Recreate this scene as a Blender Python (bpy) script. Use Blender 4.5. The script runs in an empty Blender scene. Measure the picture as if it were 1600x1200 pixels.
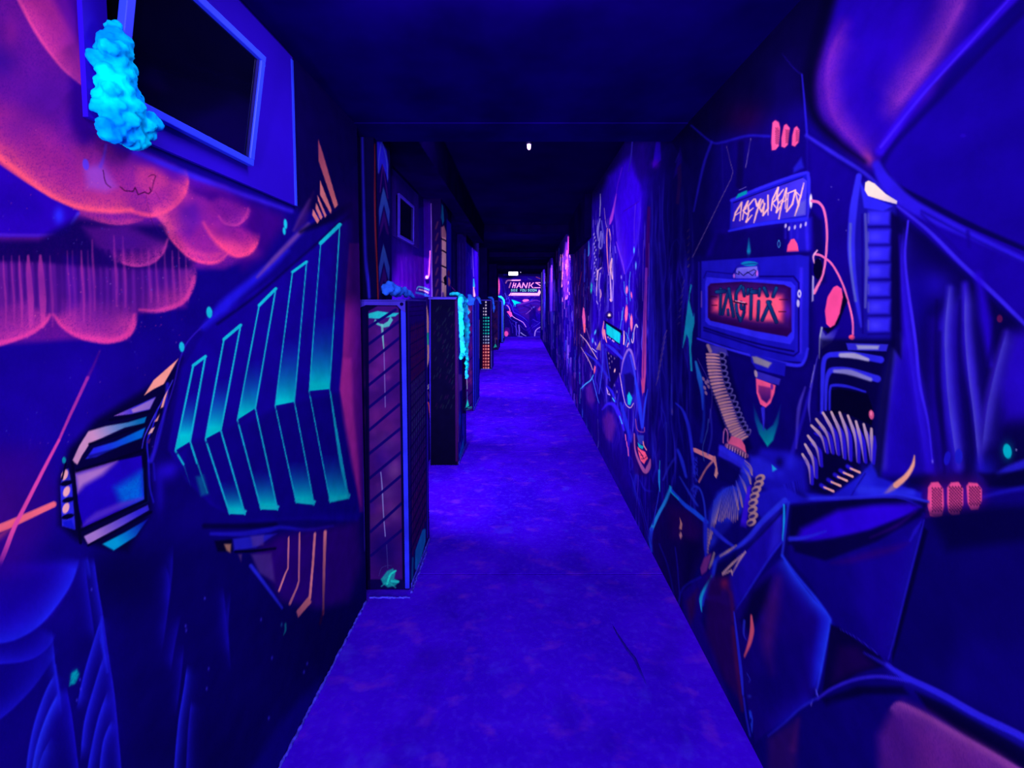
import bpy, bmesh, math, random
import numpy as np
from mathutils import Vector, Matrix, noise as mnoise

random.seed(7)
C = bpy.context.scene.collection
R = math.radians

# ---------------------------------------------------------------- camera
FPX, PX0, PY0, HOR = 650.0, 816.0, 507.0, 473.0      # lens and principal point for a 1600 x 1200 frame
EYE = 1.5
TH = math.atan((PY0 - HOR) / FPX)
cam_d = bpy.data.cameras.new('camera')
cam = bpy.data.objects.new('camera', cam_d)
C.objects.link(cam)
cam.location = (0, 0, EYE)
cam.rotation_euler = (R(90) - TH, 0, 0)
cam_d.sensor_width = 36.0
cam_d.lens = 36.0 * FPX / 1600.0
cam_d.shift_x = (800 - PX0) / 1600.0
cam_d.shift_y = -(600 - PY0) / 1600.0
cam_d.clip_start = 0.02
bpy.context.scene.camera = cam

# ---------------------------------------------------------------- world and exposure
w = bpy.data.worlds.new('night'); bpy.context.scene.world = w
w.use_nodes = True
w.node_tree.nodes['Background'].inputs[0].default_value = (0.01, 0.0, 0.05, 1)
w.node_tree.nodes['Background'].inputs[1].default_value = 0.1
vs = bpy.context.scene.view_settings
vs.view_transform = 'Standard'; vs.look = 'None'; vs.gamma = 1.0; vs.exposure = 0.0; vs.use_curve_mapping = False

LIGHT_RGB = (0.80, 0.65, 1.0)                         # violet tint of the blacklight tubes
KEY = (1.12, 0.90, 1.46)                              # what the tubes give a wall, used to choose the pigments

# corridor, metres; x across, y along, z up
XR, XL, XL2, XL3 = 0.7785, -0.789, -0.885, -1.13
Y_BACK, Y_STEP, Y_HEAD, Y_FAR = -2.6, 2.03, 2.22, 17.75
Z_CEIL, Z_CEIL2 = EYE + 0.84, EYE + 1.22
HEADERS = [6.79, 10.34, 13.9]

# ---------------------------------------------------------------- materials
def srgb(h):
    v = [int(h[i:i+2], 16) / 255 for i in (0, 2, 4)]
    return [x / 12.92 if x <= 0.04045 else ((x + 0.055) / 1.055) ** 2.4 for x in v]

def pigment(h):
    return tuple(min(0.93, a / k) for a, k in zip(srgb(h), KEY)) + (1,)

MATS = {}
def mat(name, h, rough=0.7, spec=0.05, vary=0.25, scale=18, h2=None, bump=0.0, emit=None, strength=1.0, metal=0.0, distortion=0.0):
    if name in MATS: return MATS[name]
    m = bpy.data.materials.new(name); m.use_nodes = True
    nt = m.node_tree; b = nt.nodes['Principled BSDF']
    b.inputs['Roughness'].default_value = rough
    b.inputs['Specular IOR Level'].default_value = spec
    b.inputs['Metallic'].default_value = metal
    tc = nt.nodes.new('ShaderNodeTexCoord')
    n = nt.nodes.new('ShaderNodeTexNoise'); n.inputs['Scale'].default_value = scale
    n.inputs['Detail'].default_value = 5
    n.inputs['Distortion'].default_value = distortion
    nt.links.new(tc.outputs['Object'], n.inputs['Vector'])
    r = nt.nodes.new('ShaderNodeValToRGB')
    c = pigment(h); c2 = pigment(h2) if h2 else tuple(x * (1 - vary) for x in c[:3]) + (1,)
    r.color_ramp.elements[0].position = 0.35; r.color_ramp.elements[1].position = 0.65
    r.color_ramp.elements[0].color = c2; r.color_ramp.elements[1].color = c
    nt.links.new(n.outputs['Fac'], r.inputs['Fac'])
    nt.links.new(r.outputs['Color'], b.inputs['Base Color'])
    if bump:
        bp = nt.nodes.new('ShaderNodeBump'); bp.inputs['Strength'].default_value = bump
        bp.inputs['Distance'].default_value = 0.01
        nt.links.new(n.outputs['Fac'], bp.inputs['Height']); nt.links.new(bp.outputs['Normal'], b.inputs['Normal'])
    if emit:
        b.inputs['Emission Color'].default_value = emit + (1,)
        b.inputs['Emission Strength'].default_value = strength
    MATS[name] = m
    return m

def paint_mat():
    if 'mural_paint' in MATS: return MATS['mural_paint']
    m = bpy.data.materials.new('mural_paint'); m.use_nodes = True
    nt = m.node_tree; b = nt.nodes['Principled BSDF']
    b.inputs['Roughness'].default_value = 0.9; b.inputs['Specular IOR Level'].default_value = 0.0
    a = nt.nodes.new('ShaderNodeAttribute'); a.attribute_name = 'paint'
    tc = nt.nodes.new('ShaderNodeTexCoord')
    n = nt.nodes.new('ShaderNodeTexNoise'); n.inputs['Scale'].default_value = 14; n.inputs['Detail'].default_value = 8
    nt.links.new(tc.outputs['Object'], n.inputs['Vector'])
    mr = nt.nodes.new('ShaderNodeMapRange'); mr.inputs['From Min'].default_value = 0.3; mr.inputs['From Max'].default_value = 0.7
    mr.inputs['To Min'].default_value = 0.86; mr.inputs['To Max'].default_value = 1.12
    nt.links.new(n.outputs['Fac'], mr.inputs['Value'])
    vm = nt.nodes.new('ShaderNodeVectorMath'); vm.operation = 'SCALE'
    nt.links.new(a.outputs['Color'], vm.inputs[0]); nt.links.new(mr.outputs['Result'], vm.inputs['Scale'])
    nt.links.new(vm.outputs['Vector'], b.inputs['Base Color'])
    n2 = nt.nodes.new('ShaderNodeTexNoise'); n2.inputs['Scale'].default_value = 160
    nt.links.new(tc.outputs['Object'], n2.inputs['Vector'])
    bp = nt.nodes.new('ShaderNodeBump'); bp.inputs['Strength'].default_value = 0.12; bp.inputs['Distance'].default_value = 0.002
    nt.links.new(n2.outputs['Fac'], bp.inputs['Height']); nt.links.new(bp.outputs['Normal'], b.inputs['Normal'])
    MATS['mural_paint'] = m
    return m

# ---------------------------------------------------------------- mesh helpers
def link(name, me, m=None, parent=None):
    o = bpy.data.objects.new(name, me); C.objects.link(o)
    if m: me.materials.append(m)
    if parent: o.parent = parent
    return o

def obj(name, bm, m, parent=None, smooth=False, bevel=0.0):
    me = bpy.data.meshes.new(name)
    bmesh.ops.recalc_face_normals(bm, faces=bm.faces)
    bm.to_mesh(me); bm.free()
    if smooth:
        for p in me.polygons: p.use_smooth = True
    o = link(name, me, m, parent)
    if bevel:
        md = o.modifiers.new('bevel', 'BEVEL'); md.width = bevel; md.segments = 2; md.limit_method = 'ANGLE'
    return o

def box(bm, x0, x1, y0, y1, z0, z1):
    vv = [bm.verts.new(p) for p in [(x0,y0,z0),(x1,y0,z0),(x1,y1,z0),(x0,y1,z0),(x0,y0,z1),(x1,y0,z1),(x1,y1,z1),(x0,y1,z1)]]
    for f in [(0,1,2,3),(4,5,6,7),(0,1,5,4),(1,2,6,5),(2,3,7,6),(3,0,4,7)]:
        bm.faces.new([vv[i] for i in f])

def tube(bm, pts, rad, n=10, caps=True):
    pts = [Vector(p) for p in pts]
    rings = []
    for i, p in enumerate(pts):
        d = (pts[min(i+1, len(pts)-1)] - pts[max(i-1, 0)]).normalized()
        a = d.cross(Vector((0, 0, 1)))
        if a.length < 1e-3: a = d.cross(Vector((0, 1, 0)))
        a.normalize(); b = d.cross(a)
        r = rad[i] if isinstance(rad, (list, tuple)) else rad
        rings.append([bm.verts.new(p + r * (math.cos(t) * a + math.sin(t) * b)) for t in [2 * math.pi * k / n for k in range(n)]])
    for q, s in zip(rings, rings[1:]):
        for k in range(n): bm.faces.new((q[k], q[(k+1) % n], s[(k+1) % n], s[k]))
    if caps:
        bm.faces.new(rings[0]); bm.faces.new(rings[-1])

def empty(name, loc, label, cat, group=None):
    o = bpy.data.objects.new(name, None); C.objects.link(o); o.location = loc; o.empty_display_size = 0.1
    tag(o, label, cat, group)
    return o

def tag(o, label=None, cat=None, group=None, kind=None):
    if label: o['label'] = label
    if cat: o['category'] = cat
    if group: o['group'] = group
    if kind: o['kind'] = kind
    return o

def struct(name, bm, m, parent=None, bevel=0.0):
    o = obj(name, bm, m, parent, bevel=bevel)
    o['kind'] = 'structure'
    return o

# ---------------------------------------------------------------- the muralist's brush
# A mural is a list of brush marks on a sketch, whose colours also hold some light falloff; wall_point / sketch_xy convert between the sketch and the wall.
def sketch_xy(X, Y, Z):
    """sketch position of a point in the corridor (arrays)"""
    Zr = Z - EYE
    d = Y * math.cos(TH) - Zr * math.sin(TH)
    u = Y * math.sin(TH) + Zr * math.cos(TH)
    return PX0 + FPX * X / d, PY0 - FPX * u / d

def ray(px, py):
    a, b = (px - PX0) / FPX, (PY0 - py) / FPX
    return Vector((a, math.cos(TH) + b * math.sin(TH), -math.sin(TH) + b * math.cos(TH)))

def on_x(px, py, X):
    v = ray(px, py); v *= X / v.x; v.z += EYE; return v
def on_y(px, py, Y):
    v = ray(px, py); v *= Y / v.y; v.z += EYE; return v
def on_z(px, py, Z):
    v = ray(px, py); v *= (Z - EYE) / v.z; v.z += EYE; return v

def pts_of(s):
    return np.array([[float(a) for a in q.split(',')] for q in s.split()])

def smooth_pts(p, k=6):
    if len(p) < 3: return p
    q = np.vstack([2*p[0]-p[1], p, 2*p[-1]-p[-2]])
    out = []
    for i in range(1, len(q)-2):
        a, b, c, d = q[i-1], q[i], q[i+1], q[i+2]
        for t in np.arange(k) / k:
            out.append(0.5*((2*b)+(c-a)*t+(2*a-5*b+4*c-d)*t*t+(3*b-a-3*c+d)*t**3))
    out.append(p[-1])
    return np.array(out)

class Sketch:
    def __init__(s, x0, y0, x1, y1, k, base):
        s.x0, s.y0, s.k = x0, y0, k
        s.w, s.h = int((x1-x0)*k), int((y1-y0)*k)
        s.im = np.zeros((s.h, s.w, 3), np.float32); s.im[:] = [int(base[i:i+2], 16) for i in (0, 2, 4)]
        s.rng = np.random.default_rng(3)
        g = s.rng.random((s.h, s.w), dtype=np.float32); q = s.rng.random((s.h//2+1, s.w//2+1), dtype=np.float32).repeat(2, 0).repeat(2, 1)[:s.h, :s.w]
        s.grain = np.clip(.5+((g-.5)*.9+(q-.5)*.7), 0, 1)
    def win(s, xa, ya, xb, yb):
        i0, i1 = max(0, int((xa-s.x0)*s.k)), min(s.w, int((xb-s.x0)*s.k)+2)
        j0, j1 = max(0, int((ya-s.y0)*s.k)), min(s.h, int((yb-s.y0)*s.k)+2)
        if i1 <= i0 or j1 <= j0: return None
        X, Y = np.meshgrid(s.x0+(np.arange(i0, i1)+.5)/s.k, s.y0+(np.arange(j0, j1)+.5)/s.k)
        return (slice(j0, j1), slice(i0, i1)), X.astype(np.float32), Y.astype(np.float32)
    def blend(s, sl, A, col):
        A = A[..., None]
        s.im[sl] = s.im[sl]*(1-A) + col*A
    def run(s, marks):
        for m in marks: getattr(s, m[0])(**m[1])
    def poly(s, c, p, b=1.2, a=1.0, c2=None, g=None, n=0.0, a2=None):
        w = s.win(p[:,0].min()-b, p[:,1].min()-b, p[:,0].max()+b, p[:,1].max()+b)
        if w is None: return
        sl, X, Y = w
        D = np.full(X.shape, 1e9, np.float32); ins = np.zeros(X.shape, bool)
        for (x1, y1), (x2, y2) in zip(p, np.roll(p, -1, 0)):
            dx, dy = x2-x1, y2-y1; L = dx*dx+dy*dy+1e-9
            t = np.clip(((X-x1)*dx+(Y-y1)*dy)/L, 0, 1)
            D = np.minimum(D, (X-x1-t*dx)**2+(Y-y1-t*dy)**2)
            if y1 != y2: ins ^= ((y1 > Y) != (y2 > Y)) & (X < (x2-x1)*(Y-y1)/(y2-y1)+x1)
        D = np.sqrt(D)*np.where(ins, 1, -1)
        A = np.clip(D/b+.5, 0, 1); A = A*A*(3-2*A)*a
        if n: A = A*((1-n)+n*2*s.grain[sl]).clip(0, 1)
        col = hexc(c)
        if g is not None:
            gx, gy = g[2]-g[0], g[3]-g[1]
            t = np.clip(((X-g[0])*gx+(Y-g[1])*gy)/(gx*gx+gy*gy), 0, 1)
            if c2: col = col*(1-t[..., None])+hexc(c2)*t[..., None]
            if a2 is not None: A = A*(1+(a2-1)*t)
        s.blend(sl, A, col)
    def stroke(s, c, p, w=(2,), b=1.2, a=1.0, c2=None, n=0.0, a2=None, sm=True):
        if sm: p = smooth_pts(p)
        ws = np.interp(np.linspace(0, 1, len(p)), np.linspace(0, 1, len(w)), w)/2
        e = ws.max()+b
        wn = s.win(p[:,0].min()-e, p[:,1].min()-e, p[:,0].max()+e, p[:,1].max()+e)
        if wn is None: return
        sl, X, Y = wn
        A = np.zeros(X.shape, np.float32); T = np.zeros(X.shape, np.float32)
        N = len(p)-1
        for i in range(N):
            (x1, y1), (x2, y2) = p[i], p[i+1]
            dx, dy = x2-x1, y2-y1; L = dx*dx+dy*dy+1e-9
            t = np.clip(((X-x1)*dx+(Y-y1)*dy)/L, 0, 1)
            r = ws[i]+(ws[i+1]-ws[i])*t
            q = np.clip((r-np.sqrt((X-x1-t*dx)**2+(Y-y1-t*dy)**2))/b+.5, 0, 1)
            T = np.where(q > A, (i+t)/N, T); A = np.maximum(A, q)
        A = A*A*(3-2*A)*a
        if n: A = A*((1-n)+n*2*s.grain[sl]).clip(0, 1)
        if a2 is not None: A = A*(1+(a2-1)*T)
        col = hexc(c)
        if c2: col = col*(1-T[..., None])+hexc(c2)*T[..., None]
        s.blend(sl, A, col)
    def fade(s, c, p, L=20, side=-1, b=3, a=1.0, n=0.0, sm=True, c2=None, taper=.35, pw=1.1):
        """airbrushed rim: sharp on one side of the line, fading over L on the other (side -1: above a line drawn to the right)"""
        if sm: p = smooth_pts(p, 5)
        e = 2.6*L+b
        wn = s.win(p[:,0].min()-e, p[:,1].min()-e, p[:,0].max()+e, p[:,1].max()+e)
        if wn is None: return
        sl, X, Y = wn
        D = np.full(X.shape, 1e9, np.float32); Sg = np.ones(X.shape, np.float32); T = np.zeros(X.shape, np.float32); N = len(p)-1
        for i in range(N):
            (x1, y1), (x2, y2) = p[i], p[i+1]
            dx, dy = x2-x1, y2-y1; q = dx*dx+dy*dy+1e-9
            t = np.clip(((X-x1)*dx+(Y-y1)*dy)/q, 0, 1)
            d = (X-x1-t*dx)**2+(Y-y1-t*dy)**2
            k = d < D-1e-6
            Sg = np.where(k, np.sign(dx*(Y-y1)-dy*(X-x1)), Sg); T = np.where(k, (i+t)/N, T); D = np.minimum(D, d)
        D = np.sqrt(D); ins = Sg*side > 0
        A = np.where(ins, np.exp(-(D/L)**pw), np.clip(1-D/b, 0, 1)**1.5)
        if taper: A = A*np.clip(np.minimum(T, 1-T)/taper*1.4+.02, 0, 1)
        if n: A = A*((1-n)+n*2*s.grain[sl]).clip(0, 1)
        A = (A*a).clip(0, 1)
        col = hexc(c)
        if c2: u = np.clip(D/L/1.6, 0, 1)[..., None]*ins[..., None]; col = col*(1-u)+hexc(c2)*u
        s.blend(sl, A, col)
    def blob(s, c, x, y, rx, ry, rot=0, a=1.0, hard=False, n=0.0):
        m = max(rx, ry)*(1.3 if hard else 2.6)+1
        w = s.win(x-m, y-m, x+m, y+m)
        if w is None: return
        sl, X, Y = w
        cr, sr = math.cos(R(rot)), math.sin(R(rot))
        U, V = ((X-x)*cr+(Y-y)*sr)/rx, (-(X-x)*sr+(Y-y)*cr)/ry
        q = U*U+V*V
        A = np.clip((1-np.sqrt(q))*min(rx, ry)+.5, 0, 1)*a if hard else np.exp(-q)*a
        if n: A = A*((1-n)+n*2*s.grain[sl]).clip(0, 1)
        s.blend(sl, A, hexc(c))
    def albedo(s, X, Y):
        """pigment and painted-in falloff at sketch positions, bilinear, linear light"""
        fx = np.clip((X-s.x0)*s.k-.5, 0, s.w-1.001); fy = np.clip((Y-s.y0)*s.k-.5, 0, s.h-1.001)
        ix, iy = fx.astype(int), fy.astype(int); tx, ty = (fx-ix)[:, None], (fy-iy)[:, None]
        im = s.im
        v = (im[iy, ix]*(1-tx)+im[iy, ix+1]*tx)*(1-ty)+(im[iy+1, ix]*(1-tx)+im[iy+1, ix+1]*tx)*ty
        v = v/255
        lin = np.where(v <= .04045, v/12.92, ((v+.055)/1.055)**2.4)
        return np.clip(lin/np.array(KEY), 0.0005, .93)

def hexc(h): return np.array([int(h[i:i+2], 16) for i in (0, 2, 4)], np.float32)

MARKS = []
def P(c, s, **k): MARKS.append(('poly', dict(c=c, p=pts_of(s), **k)))
def S(c, s, w=2, **k): MARKS.append(('stroke', dict(c=c, p=pts_of(s), w=w if isinstance(w, tuple) else (w,), **k)))
def F(c, s, **k): MARKS.append(('fade', dict(c=c, p=pts_of(s), **k)))
def B(c, x, y, rx, ry=None, **k): MARKS.append(('blob', dict(c=c, x=x, y=y, rx=rx, ry=ry or rx, **k)))
def E(c, x, y, rx, ry=None, rot=0, a=1.0): MARKS.append(('blob', dict(c=c, x=x, y=y, rx=rx, ry=ry or rx, rot=rot, a=a, hard=True)))
def take():
    global MARKS
    m, MARKS = MARKS, []
    return m

def painted(name, A, Bc, Z0, Z1, us, zs, sk, parent=None, offset=None):
    """vertical painted surface from plan point A to plan point Bc; us, zs are fractions / heights of its grid columns and rows"""
    us, zs = np.asarray(us), np.asarray(zs)
    nu, nz = len(us), len(zs)
    U, Zg = np.meshgrid(us, zs)
    X = A[0]+(Bc[0]-A[0])*U; Y = A[1]+(Bc[1]-A[1])*U
    co = np.stack([X, Y, Zg], -1).reshape(-1, 3)
    i = np.arange(nu-1); j = np.arange(nz-1)
    I, J = np.meshgrid(i, j); k = (J*nu+I).ravel()
    f = np.stack([k, k+1, k+1+nu, k+nu], 1)
    me = bpy.data.meshes.new(name)
    me.vertices.add(len(co)); me.vertices.foreach_set('co', co.ravel().astype(np.float32))
    me.loops.add(f.size); me.loops.foreach_set('vertex_index', f.ravel().astype(np.int32))
    me.polygons.add(len(f)); me.polygons.foreach_set('loop_start', np.arange(0, f.size, 4, dtype=np.int32))
    me.update(calc_edges=True)
    sx, sy = sketch_xy(X.ravel(), np.maximum(Y.ravel(), 0.45), Zg.ravel())
    rgb = sk.albedo(sx, sy)
    back = Y.ravel() < 0.5
    rgb[back] = np.array(pigment('100070')[:3])
    at = me.color_attributes.new('paint', 'FLOAT_COLOR', 'POINT')
    at.data.foreach_set('color', np.concatenate([rgb, np.ones((len(rgb), 1))], 1).ravel().astype(np.float32))
    return link(name, me, paint_mat(), parent)

# blacklight tubes, all unseen behind a beam or a cabinet or above the frame, the beam ones added for light: place along the corridor, height, power, tilt down the corridor
LAMPS = [(-1.2, Z_CEIL+.01, 14, 10, 'blacklight tube on the low ceiling farthest behind the viewer'),
         (.10, Z_CEIL+.01, 15, 10, 'blacklight tube on the low ceiling just above the viewer'),
         (1.02, Z_CEIL+.01, 22, 34, 'added blacklight tube, out of view on the low ceiling just ahead of the viewer'),  # added out of view to brighten the near walls
         (2.60, Z_CEIL2, 13, 20, 'added blacklight tube hidden behind the first ceiling beam'),
         (7.1, Z_CEIL2, 95, 20, 'added blacklight tube hidden behind the second ceiling beam'),
         (10.7, Z_CEIL2, 120, 30, 'added blacklight tube hidden behind the third ceiling beam'),
         (14.3, Z_CEIL2, 250, 52, 'added blacklight tube hidden behind the last ceiling beam')]  # added and tilted to brighten the end wall
NICHE = [60, 46, 55]                                  # watts of the upright tubes behind the first three cabinets
REAR_FILL = 170                                            # watts of each unseen upright tube added behind the viewer to lift the lower walls

# ================================================================ left mural
# dark sky and general grounds
B('1c009c', 120, 610, 190, 110, a=.8); B('1a00a0', 60, 700, 90, 120, a=.6); B('07004c', 250, 700, 70, 120, a=.6)
P('04002a', '440,60 640,60 640,190 560,190 505,140 455,88', b=14)
P('07003c', '455,80 560,190 590,300 590,420 540,330 470,330 460,320', b=16, a=.8)
P('080058', '150,860 600,800 640,1260 100,1260', b=60, a=.8)
B('05003e', 200, 900, 60, 60, a=.7); B('05003c', 500, 1000, 90, 110, a=.6); B('060046', 320, 1180, 120, 90, a=.6)
# pink cloud masses
P('641090', '-60,-60 170,-60 160,212 250,258 350,292 395,330 405,395 350,420 300,420 290,480 210,490 200,530 120,530 0,538 -60,545', b=14, n=.25)
P('5c0c92', '30,-5 152,-5 152,130 132,134 100,108 62,58', b=6)
P('3a0094', '105,-5 152,-5 152,120 128,60', b=16, a=.9)
P('b42888', '30,-5 80,-5 118,60 150,126 130,134 98,106 60,56', b=18, a=.75, n=.3)
S('e0409a', '28,-4 44,28 60,56 80,84 100,108 128,132 146,136', (6, 5, 4), b=5, a=.85, n=.2)
P('300088', '110,120 152,140 153,212 130,225 108,190', b=22, a=.95)
B('2c0888', 2, 95, 26, 28, a=.7); B('8a1a90', 18, 50, 12, 26, a=.5)
P('b42888', '-60,150 20,165 80,200 125,250 200,300 150,330 90,315 30,275 -60,200', b=46, a=.6, n=.5)
P('9c2488', '110,230 200,232 270,262 292,290 270,325 200,334 130,324', b=24, a=.7, n=.5)
P('d03a80', '215,262 240,256 262,262 262,290 235,305 212,290', b=18, a=.55, n=.4)
P('9040c4', '132,262 160,256 182,292 165,300 136,294', b=18, a=.9)
E('5a34e4', 134, 257, 5, 9, rot=-10); S('5a34e4', '166,226 162,246 157,260', (3, 5), b=6, a=.7)
P('4404a0', '166,212 250,250 330,290 300,300 240,262 180,240', b=16, a=.8, n=.3)
S('2c18d4', '160,214 250,254 350,294 455,330', (7, 9, 6), b=9, a=.85)
S('ff5474', '-30,220 0,247 30,271 60,294 95,314 130,325 170,329 205,328', (13, 11, 8, 5), b=12, a=.92, n=.15)
S('ff4a80', '205,329 230,336 252,333 270,322 286,304 293,284', (5, 7, 5, 3), b=7, a=.75, n=.2)
S('d83a86', '60,290 40,262 20,240 0,228', (3, 10), b=12, a=.35, n=.4)
S('9a2488', '125,333 160,346 190,347 222,342', (6, 8, 4), b=8, a=.8, n=.3)
S('2a0030', '161,266 165,285 173,293', 1.3, b=1); S('2a0030', '188,292 195,298 208,299 211,293 216,304 226,300 232,303 236,299 234,293', 1.6, b=1, sm=False)
S('2a0030', '237,298 240,285 243,275 238,273 232,276', 1.2, b=1, a=.8); S('3a0040', '228,305 234,335 244,360 262,382', .8, b=1, a=.6); S('3a0040', '243,300 250,312', .8, b=1, a=.6)
# blue window in the clouds
P('2600ac', '-60,240 0,258 40,285 80,310 124,330 108,362 60,370 -60,370', b=4)
S('1c0098', '-60,300 50,325', (50, 30), b=30, a=.5); S('4a18c4', '-60,366 60,368 104,362 122,334', (6, 5, 4), b=5, a=.9)
B('2c28f4', 92, 337, 8, 13, a=.95); S('4434e0', '112,350 122,334', 5, b=6, a=.7)
# upper right puffs
P('34007a', '290,290 350,295 440,335 445,350 410,400 380,420 330,330', b=26, a=.9)
P('8c1a90', '262,330 280,300 320,310 350,340 372,385 350,405 320,410 290,400 266,372', b=16, a=.8, n=.35)
P('4a0c9c', '282,325 305,318 312,345 296,372 276,362', b=18, a=.75, n=.3)
P('7c1688', '320,318 345,308 372,318 392,330 384,350 350,352 330,342', b=14, a=.7, n=.35)
P('9c1c88', '318,350 345,350 375,352 402,372 398,390 370,399 345,388', b=16, a=.8, n=.35)
B('e04088', 366, 388, 26, 10, rot=15, a=.9, n=.3); S('f04488', '318,348 330,368 348,386 368,398 390,393 400,380', (3, 6, 8, 3), b=9, a=.8, n=.25)
S('b83090', '342,338 352,350 372,351 385,335 388,325', (3, 3, 2), b=5, a=.7, n=.3)
S('e0408c', '250,352 270,378 292,400 315,409 340,408 356,396', (3, 5, 4, 2), b=6, a=.85, n=.2)
S('d83c88', '262,335 266,362 290,388 325,400 345,396', (4, 9, 5), b=10, a=.6, n=.3)
S('e64890', '246,330 258,345 266,355', (12, 5), b=12, a=.8, n=.25)
B('c83488', 287, 300, 12, 16, a=.5, n=.4)
# second row of cloud
P('0c0054', '60,374 122,340 200,352 262,350 300,410 300,440 180,420 -60,410 -60,374', b=18, a=.95, n=.15)
P('4c0c7c', '130,355 200,352 262,385 252,400 215,414 185,408 150,385', b=16, a=.85, n=.3)
S('b03090', '185,408 200,413 218,414 238,410 254,395 262,374', (3, 5, 4, 2), b=6, a=.85, n=.25); B('8c1c88', 210, 400, 22, 9, a=.6, n=.3)
P('5a1488', '-60,410 60,410 150,420 210,420 300,420 304,440 296,460 285,472 262,481 215,486 212,505 198,527 170,534 145,532 118,526 95,511 82,497 70,505 50,520 25,530 0,538 -60,548', b=10, a=.95, n=.15)
for x0, w0, aa in [(5,3,.5),(18,3,.5),(30,4,.7),(44,9,.75),(63,10,.75),(78,4,.4),(105,3,.5),(113,4,.3),(127,4,.6),(137,4,.3),(144,4,.5),(178,4,.5),(192,4,.4),(232,4,.4),(243,3,.5),(257,4,.4),(269,4,.5),(279,3,.5),(290,3,.4)]:
    top = {144:375,178:368,192:370}.get(x0, 400 if x0 < 100 else 392)
    S('c0349c', f'{x0},{top} {x0+1},{top+30} {x0+4},{top+70} {x0+4},{top+(110 if x0 < 200 else 80)}', (w0*.4, w0, w0*1.1, w0*.6), b=3, a=aa, n=.25)
for x0, w0 in [(12,4),(24,4),(36,4),(54,6),(72,5),(90,9),(98,6),(120,5),(133,4),(150,8),(160,6),(170,5),(186,5),(200,8),(214,10),(225,6),(238,4),(250,6),(263,5),(275,4)]:
    S('18005c', f'{x0},392 {x0+2},430 {x0+3},476 {x0+2},500', (w0, w0, w0*.4), b=5, a=.7, a2=.2)
P('b02a9c', '-60,500 40,470 60,490 50,518 0,535 -60,545', b=16, a=.35, n=.5)
P('a02898', '98,470 150,470 205,478 208,515 170,532 120,524 98,505', b=18, a=.3, n=.5)
S('ec3c9c', '-60,548 0,536 25,529 50,519 70,504 78,492', (7, 6, 5, 3), b=7, a=.85, n=.2)
S('ec3c9c', '84,492 96,508 118,522 145,529 172,532 196,524 206,510 210,492', (3, 5, 9, 6, 3), b=8, a=.85, n=.2)
S('d83898', '218,484 245,485 268,479 286,470 297,453 303,432', (3, 5, 5, 2), b=6, a=.85, n=.2)
B('a83098', 190, 505, 16, 14, a=.6, n=.4); B('9a2890', 262, 462, 22, 13, a=.5, n=.4)
P('2400a0', '100,400 120,400 122,480 108,485', b=14, a=.25)
F('f0409c', '26,-20 44,28 60,56 80,84 100,108 128,132 148,137', L=34, side=-1, b=3, a=.75, n=.62, c2='7a1490', taper=.2)
F('ff5478', '-60,200 0,245 30,270 60,293 95,314 130,326 170,331 206,330', L=30, side=-1, b=5, a=.75, n=.62, c2='b02890', taper=.1)
F('ff4c84', '196,331 230,338 252,335 272,324 288,306 294,282 288,262', L=26, side=-1, b=4, a=.7, n=.62, c2='a02490')
F('d83c8c', '130,336 165,348 195,350 228,343', L=14, side=-1, b=4, a=.6, n=.62)
F('ff4490', '252,345 262,366 280,388 300,404 325,412 346,408 356,395', L=22, side=-1, b=4, a=.8, n=.62, c2='8c1c94')
F('ff4488', '322,352 334,372 350,388 370,400 390,396 402,380 406,362', L=24, side=-1, b=4, a=.85, n=.62, c2='9c2090')
F('c03494', '345,342 354,350 370,352 386,340 392,322', L=15, side=-1, b=3, a=.7, n=.62, c2='6c1888')
F('f04c94', '236,325 250,342 262,356 268,372', L=22, side=-1, b=5, a=.7, n=.62)
F('d83c9c', '178,398 196,412 216,416 238,411 254,396 264,372', L=22, side=-1, b=3, a=.8, n=.62, c2='6c1484')
F('e83ca0', '-60,556 0,539 25,531 50,521 70,506 80,490', L=32, side=-1, b=4, a=.8, n=.62, c2='8c2094', taper=.15)
F('f03ca0', '84,490 96,509 118,525 145,533 172,535 198,528 210,512 214,486', L=34, side=-1, b=4, a=.85, n=.62, c2='8c2094', taper=.15)
F('e03c9c', '214,487 245,488 270,482 288,472 300,454 306,430 302,412', L=26, side=-1, b=4, a=.8, n=.62, c2='701888')
for x, y, rx, ry, a_ in [(70,150,50,40,.5),(30,200,30,24,.3),(190,250,40,14,.4),(300,330,22,20,.5),(350,360,20,14,.4),(200,380,30,16,.5),(60,440,50,30,.35),(160,450,40,34,.4),(250,430,30,24,.5),(120,60,18,40,.3)]: B('3c0a8c', x, y, rx, ry, a=a_, n=.5)
rg = random.Random(5)
for _ in range(500):
    x, y = rg.uniform(0, 390), rg.uniform(60, 530)
    if y > 175+x*.35 and (y < 330+x*.15 or (y > 395 and x < 300)): E(rg.choice(['e85098','c83c98','3c0880','280070','ff70a0']), x, y, rg.uniform(.5, 1), a=rg.uniform(.2, .55))

for _ in range(110):
    x, y = rg.uniform(0, 330), rg.uniform(330, 720)
    B(rg.choice(['4858e0','a060c0','6a50d0']), x, y, rg.uniform(.5, 1.1), a=rg.uniform(.25, .7))
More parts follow.
